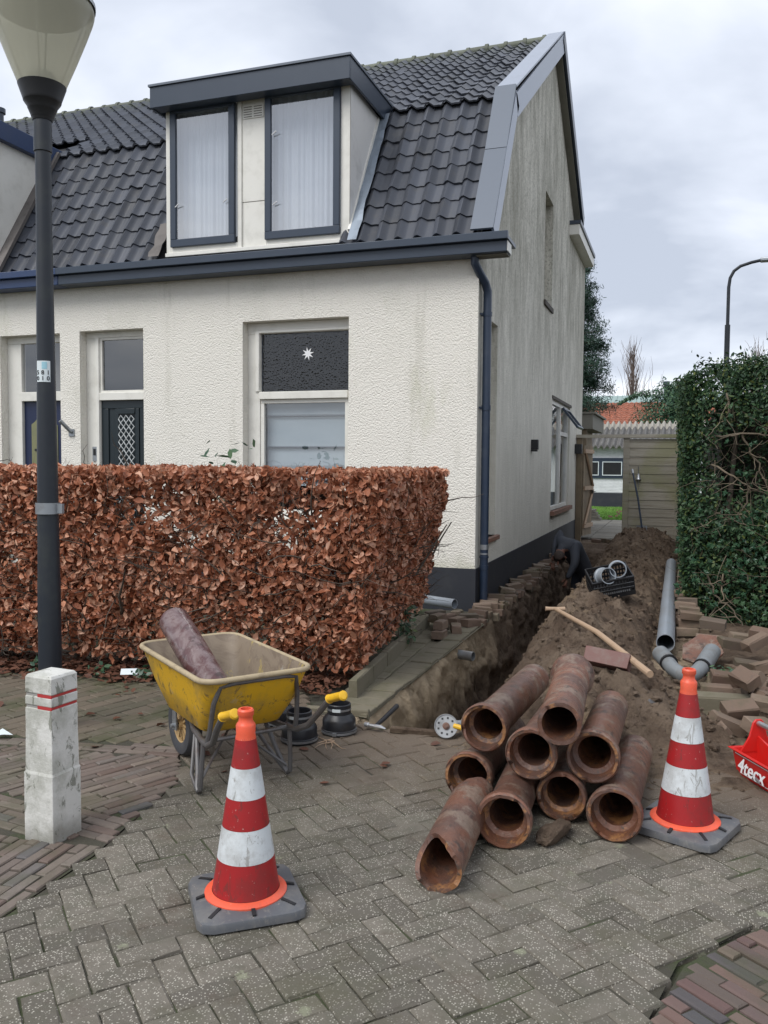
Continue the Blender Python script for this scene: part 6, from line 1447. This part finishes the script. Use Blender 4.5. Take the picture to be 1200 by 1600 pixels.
# dark wavy roof tile leaning at the picture edge
t = thing('roof_tile_stack', 'dark curved roof tiles leaning on the rubble at the right edge', 'roof tiles', (.83, 6.35, .18)); t.rotation_euler = (math.radians(-15), math.radians(20), math.radians(-62))
for k in range(3):
    mb = MB(); n = 14; wv = lambda i: .035*math.sin(i/n*2*PI*1.15+.4); W_, L_r = .30, .40
    for i in range(n):
        a, b = i/n, (i+1)/n; za, zb_ = wv(i)+k*.03, wv(i+1)+k*.03; mb.quad((a*W_, 0, za), (b*W_, 0, zb_), (b*W_, L_r, zb_), (a*W_, L_r, za)); mb.quad((a*W_, 0, za-.014), (b*W_, 0, zb_-.014), (b*W_, 0, zb_), (a*W_, 0, za)); mb.quad((a*W_, L_r, za-.014), (b*W_, L_r, zb_-.014), (b*W_, 0, zb_-.014), (a*W_, 0, za-.014))
    obj('roof_tile', mb, M['black'], t, ang=60)
plant((.34, 6.9, .06), 60, .10, .12, .035, M['bluebush'], 'small bright green weed among the rubble bricks by the pipe bend', 'weed', 'weed')
# brick pieces near the gate threshold
for i, (x, y, a) in enumerate([(-1.75, 19.6, .1), (-1.55, 19.7, .3), (-1.45, 19.55, 1.2), (-.05, 18.6, .4), (.02, 17.8, .2), (-.02, 16.9, .6)]): brick((x, y, height(x, y)+.05), (.1, .1, a), ('loose brick left of the garden gate threshold', 'loose brick in the middle before the gate threshold', 'loose brick right of the threshold standing crosswise', 'loose brick beside the far heap end under the fence', 'loose brick between far heap and evergreen hedge', 'loose brick beside the far end of the long grey pipe')[i], 'bricks near the gate')
# ================================================================== WORKER IN THE TRENCH
def skin(name, nodes, edges, mats, parent, matfn, sub=2):
    me = bpy.data.meshes.new(name); me.from_pydata([n[0] for n in nodes], edges, []); o = bpy.data.objects.new(name, me); C.objects.link(o)
    md = o.modifiers.new('s', 'SKIN'); md.use_smooth_shade = True
    for v, n in zip(me.skin_vertices[0].data, nodes): v.radius = (n[1], n[2] if len(n) > 2 else n[1])
    me.skin_vertices[0].data[0].use_root = True; o.modifiers.new('b', 'SUBSURF').levels = sub; o.modifiers['b'].render_levels = sub
    dg = bpy.context.evaluated_depsgraph_get(); nm = bpy.data.meshes.new_from_object(o.evaluated_get(dg)); bpy.data.objects.remove(o)
    nm.materials.clear()
    for m in mats: nm.materials.append(m)
    for p in nm.polygons: p.material_index = matfn(p.center); p.use_smooth = True
    q = link(name, nm, parent); return q
per = thing('person', 'worker in dark jacket and trousers bending deep into the trench beside the house', 'person', (-1.42, 13.55, -.93))
J = dict(pel=(.02, .10, .98), sp1=(-.05, -.02, 1.16), sp2=(-.13, -.13, 1.32), chest=(-.21, -.22, 1.42), neck=(-.27, -.34, 1.38), hd0=(-.29, -.40, 1.30), hd1=(-.30, -.45, 1.20),
  shL=(-.33, -.13, 1.47), elL=(-.36, -.02, 1.60), haL=(-.40, -.26, 1.38), hL=(-.40, -.34, 1.16), shR=(-.08, -.30, 1.40), elR=(-.05, -.46, 1.16), haR=(-.16, -.52, .92),
  hipL=(-.07, .10, .93), knL=(-.10, -.02, .50), anL=(-.10, .10, .09), toL=(-.11, -.12, .05), hipR=(.11, .10, .93), knR=(.12, -.02, .50), anR=(.12, .12, .09), toR=(.13, -.10, .05))
RAD = dict(pel=(.175, .15), sp1=(.18, .15), sp2=(.20, .155), chest=(.195, .145), neck=(.06, .06), hd0=(.078, .078), hd1=(.085, .09), shL=(.095, .095), elL=(.068, .068), haL=(.042, .042), hL=(.033, .033), shR=(.095, .095), elR=(.068, .068), haR=(.036, .036),
  hipL=(.10, .10), knL=(.072, .072), anL=(.05, .05), toL=(.045, .035), hipR=(.10, .10), knR=(.072, .072), anR=(.05, .05), toR=(.045, .035))
ks = list(J); nodes = [(J[k_], *RAD[k_]) for k_ in ks]; E_ = [('pel', 'sp1'), ('sp1', 'sp2'), ('sp2', 'chest'), ('chest', 'neck'), ('neck', 'hd0'), ('hd0', 'hd1'), ('chest', 'shL'), ('shL', 'elL'), ('elL', 'haL'), ('haL', 'hL'), ('chest', 'shR'), ('shR', 'elR'), ('elR', 'haR'), ('pel', 'hipL'), ('hipL', 'knL'), ('knL', 'anL'), ('anL', 'toL'), ('pel', 'hipR'), ('hipR', 'knR'), ('knR', 'anR'), ('anR', 'toR')]
def near(c):
    best = None
    for a, b in E_:
        A, B = Vector(J[a]), Vector(J[b]); t_ = max(0, min(1, (c-A).dot(B-A)/(B-A).length_squared)); dd = (c-(A+(B-A)*t_)).length/((RAD[a][0]+RAD[b][0])/2)
        if best is None or dd < best[0]: best = (dd, a, b)
    return best[1:]
def bmat(c):
    a, b = near(c)
    if b in ('hd0', 'hd1') or (a, b) == ('chest', 'neck') and c.z < 1.36 and c.y < -.33: return 2
    if b in ('hL',) and c.z < 1.22: return 2
    if b in ('toL', 'toR') or c.z < .14: return 3
    if b.startswith(('hip', 'kn', 'an')): return 1
    return 0
pb = skin('body', nodes, [(ks.index(a), ks.index(b)) for a, b in E_], [M['hood_cloth'], M['trouser'], M['skin'], M['boot']], per, bmat)
# head details: hair cap, ears, nose
hd_c = Vector((-.295, -.43, 1.235)); fdir = Vector((-.05, -.72, -.62)).normalized(); up_ = Vector((-.03, -.62, .74)).normalized()
bm = bmesh.new(); bmesh.ops.create_uvsphere(bm, u_segments=20, v_segments=12, radius=1)
side_ = fdir.cross(up_)
bmesh.ops.delete(bm, geom=[v for v in bm.verts if v.co.y > .30 and v.co.z < .45], context='VERTS')
for v in bm.verts: c = v.co; k = 1+.02*fbm(c.x*9, c.y*9, c.z*9, 2); v.co = hd_c+(side_*c.x*.090+fdir*c.y*.112+up_*c.z*.112)*k
me = bpy.data.meshes.new('hair'); bm.to_mesh(me); bm.free(); me.materials.append(M['hair']); link('hair', me, pb)
mb = MB(); 
for s in (-1, 1): p = hd_c+side_*.088*s; mb.tube([p-up_*.03, p+side_*.012*s, p+up_*.03], [.008, .016, .010], 8)
mb.tube([hd_c+fdir*.10+up_*.02, hd_c+fdir*.122-up_*.02, hd_c+fdir*.10-up_*.035], [.010, .016, .010], 8); obj('ear', mb, M['skin'], pb)
def hand(p, d, palm_n, parent):
    d = Vector(d).normalized(); s_ = Vector(palm_n).cross(d).normalized(); nd = [(Vector(p), .030, .018), (Vector(p)+d*.045, .036, .016), (Vector(p)+d*.085, .038, .014)]; ed = [(0, 1), (1, 2)]
    for i, (o_, ln) in enumerate(((-.030, .062), (-.010, .075), (.010, .070), (.028, .055))):
        b = len(nd); q = Vector(p)+d*.088+s_*o_; cv = Vector(palm_n)
        nd += [(q+d*ln*.5-cv*.012, .009, .009), (q+d*ln*.8-cv*.035, .0085, .0085)]; ed += [(2, b), (b, b+1)]
    b = len(nd); nd += [(Vector(p)+d*.04-s_*.045, .012, .012), (Vector(p)+d*.075-s_*.062, .0095, .0095)]; ed += [(0, b), (b, b+1)]
    return skin('hand', nd, ed, [M['skin']], parent, lambda c: 0, 1)
hand(J['hL'], (0, -.25, -1), (0, -1, .2), pb); hand(J['haR'], (-.3, -.2, -1), (0, -1, .2), pb)
mb = MB(); bk = [(-.03, .0, 1.285), (.03, .035, 1.20), (.055, .02, 1.14), (.0, -.015, 1.22)]; mb.add([(x, y-.01, z+.012) for x, y, z in bk], [(0, 1, 2, 3)]); obj('back_print', mb, M['green_print'], pb, ang=0)
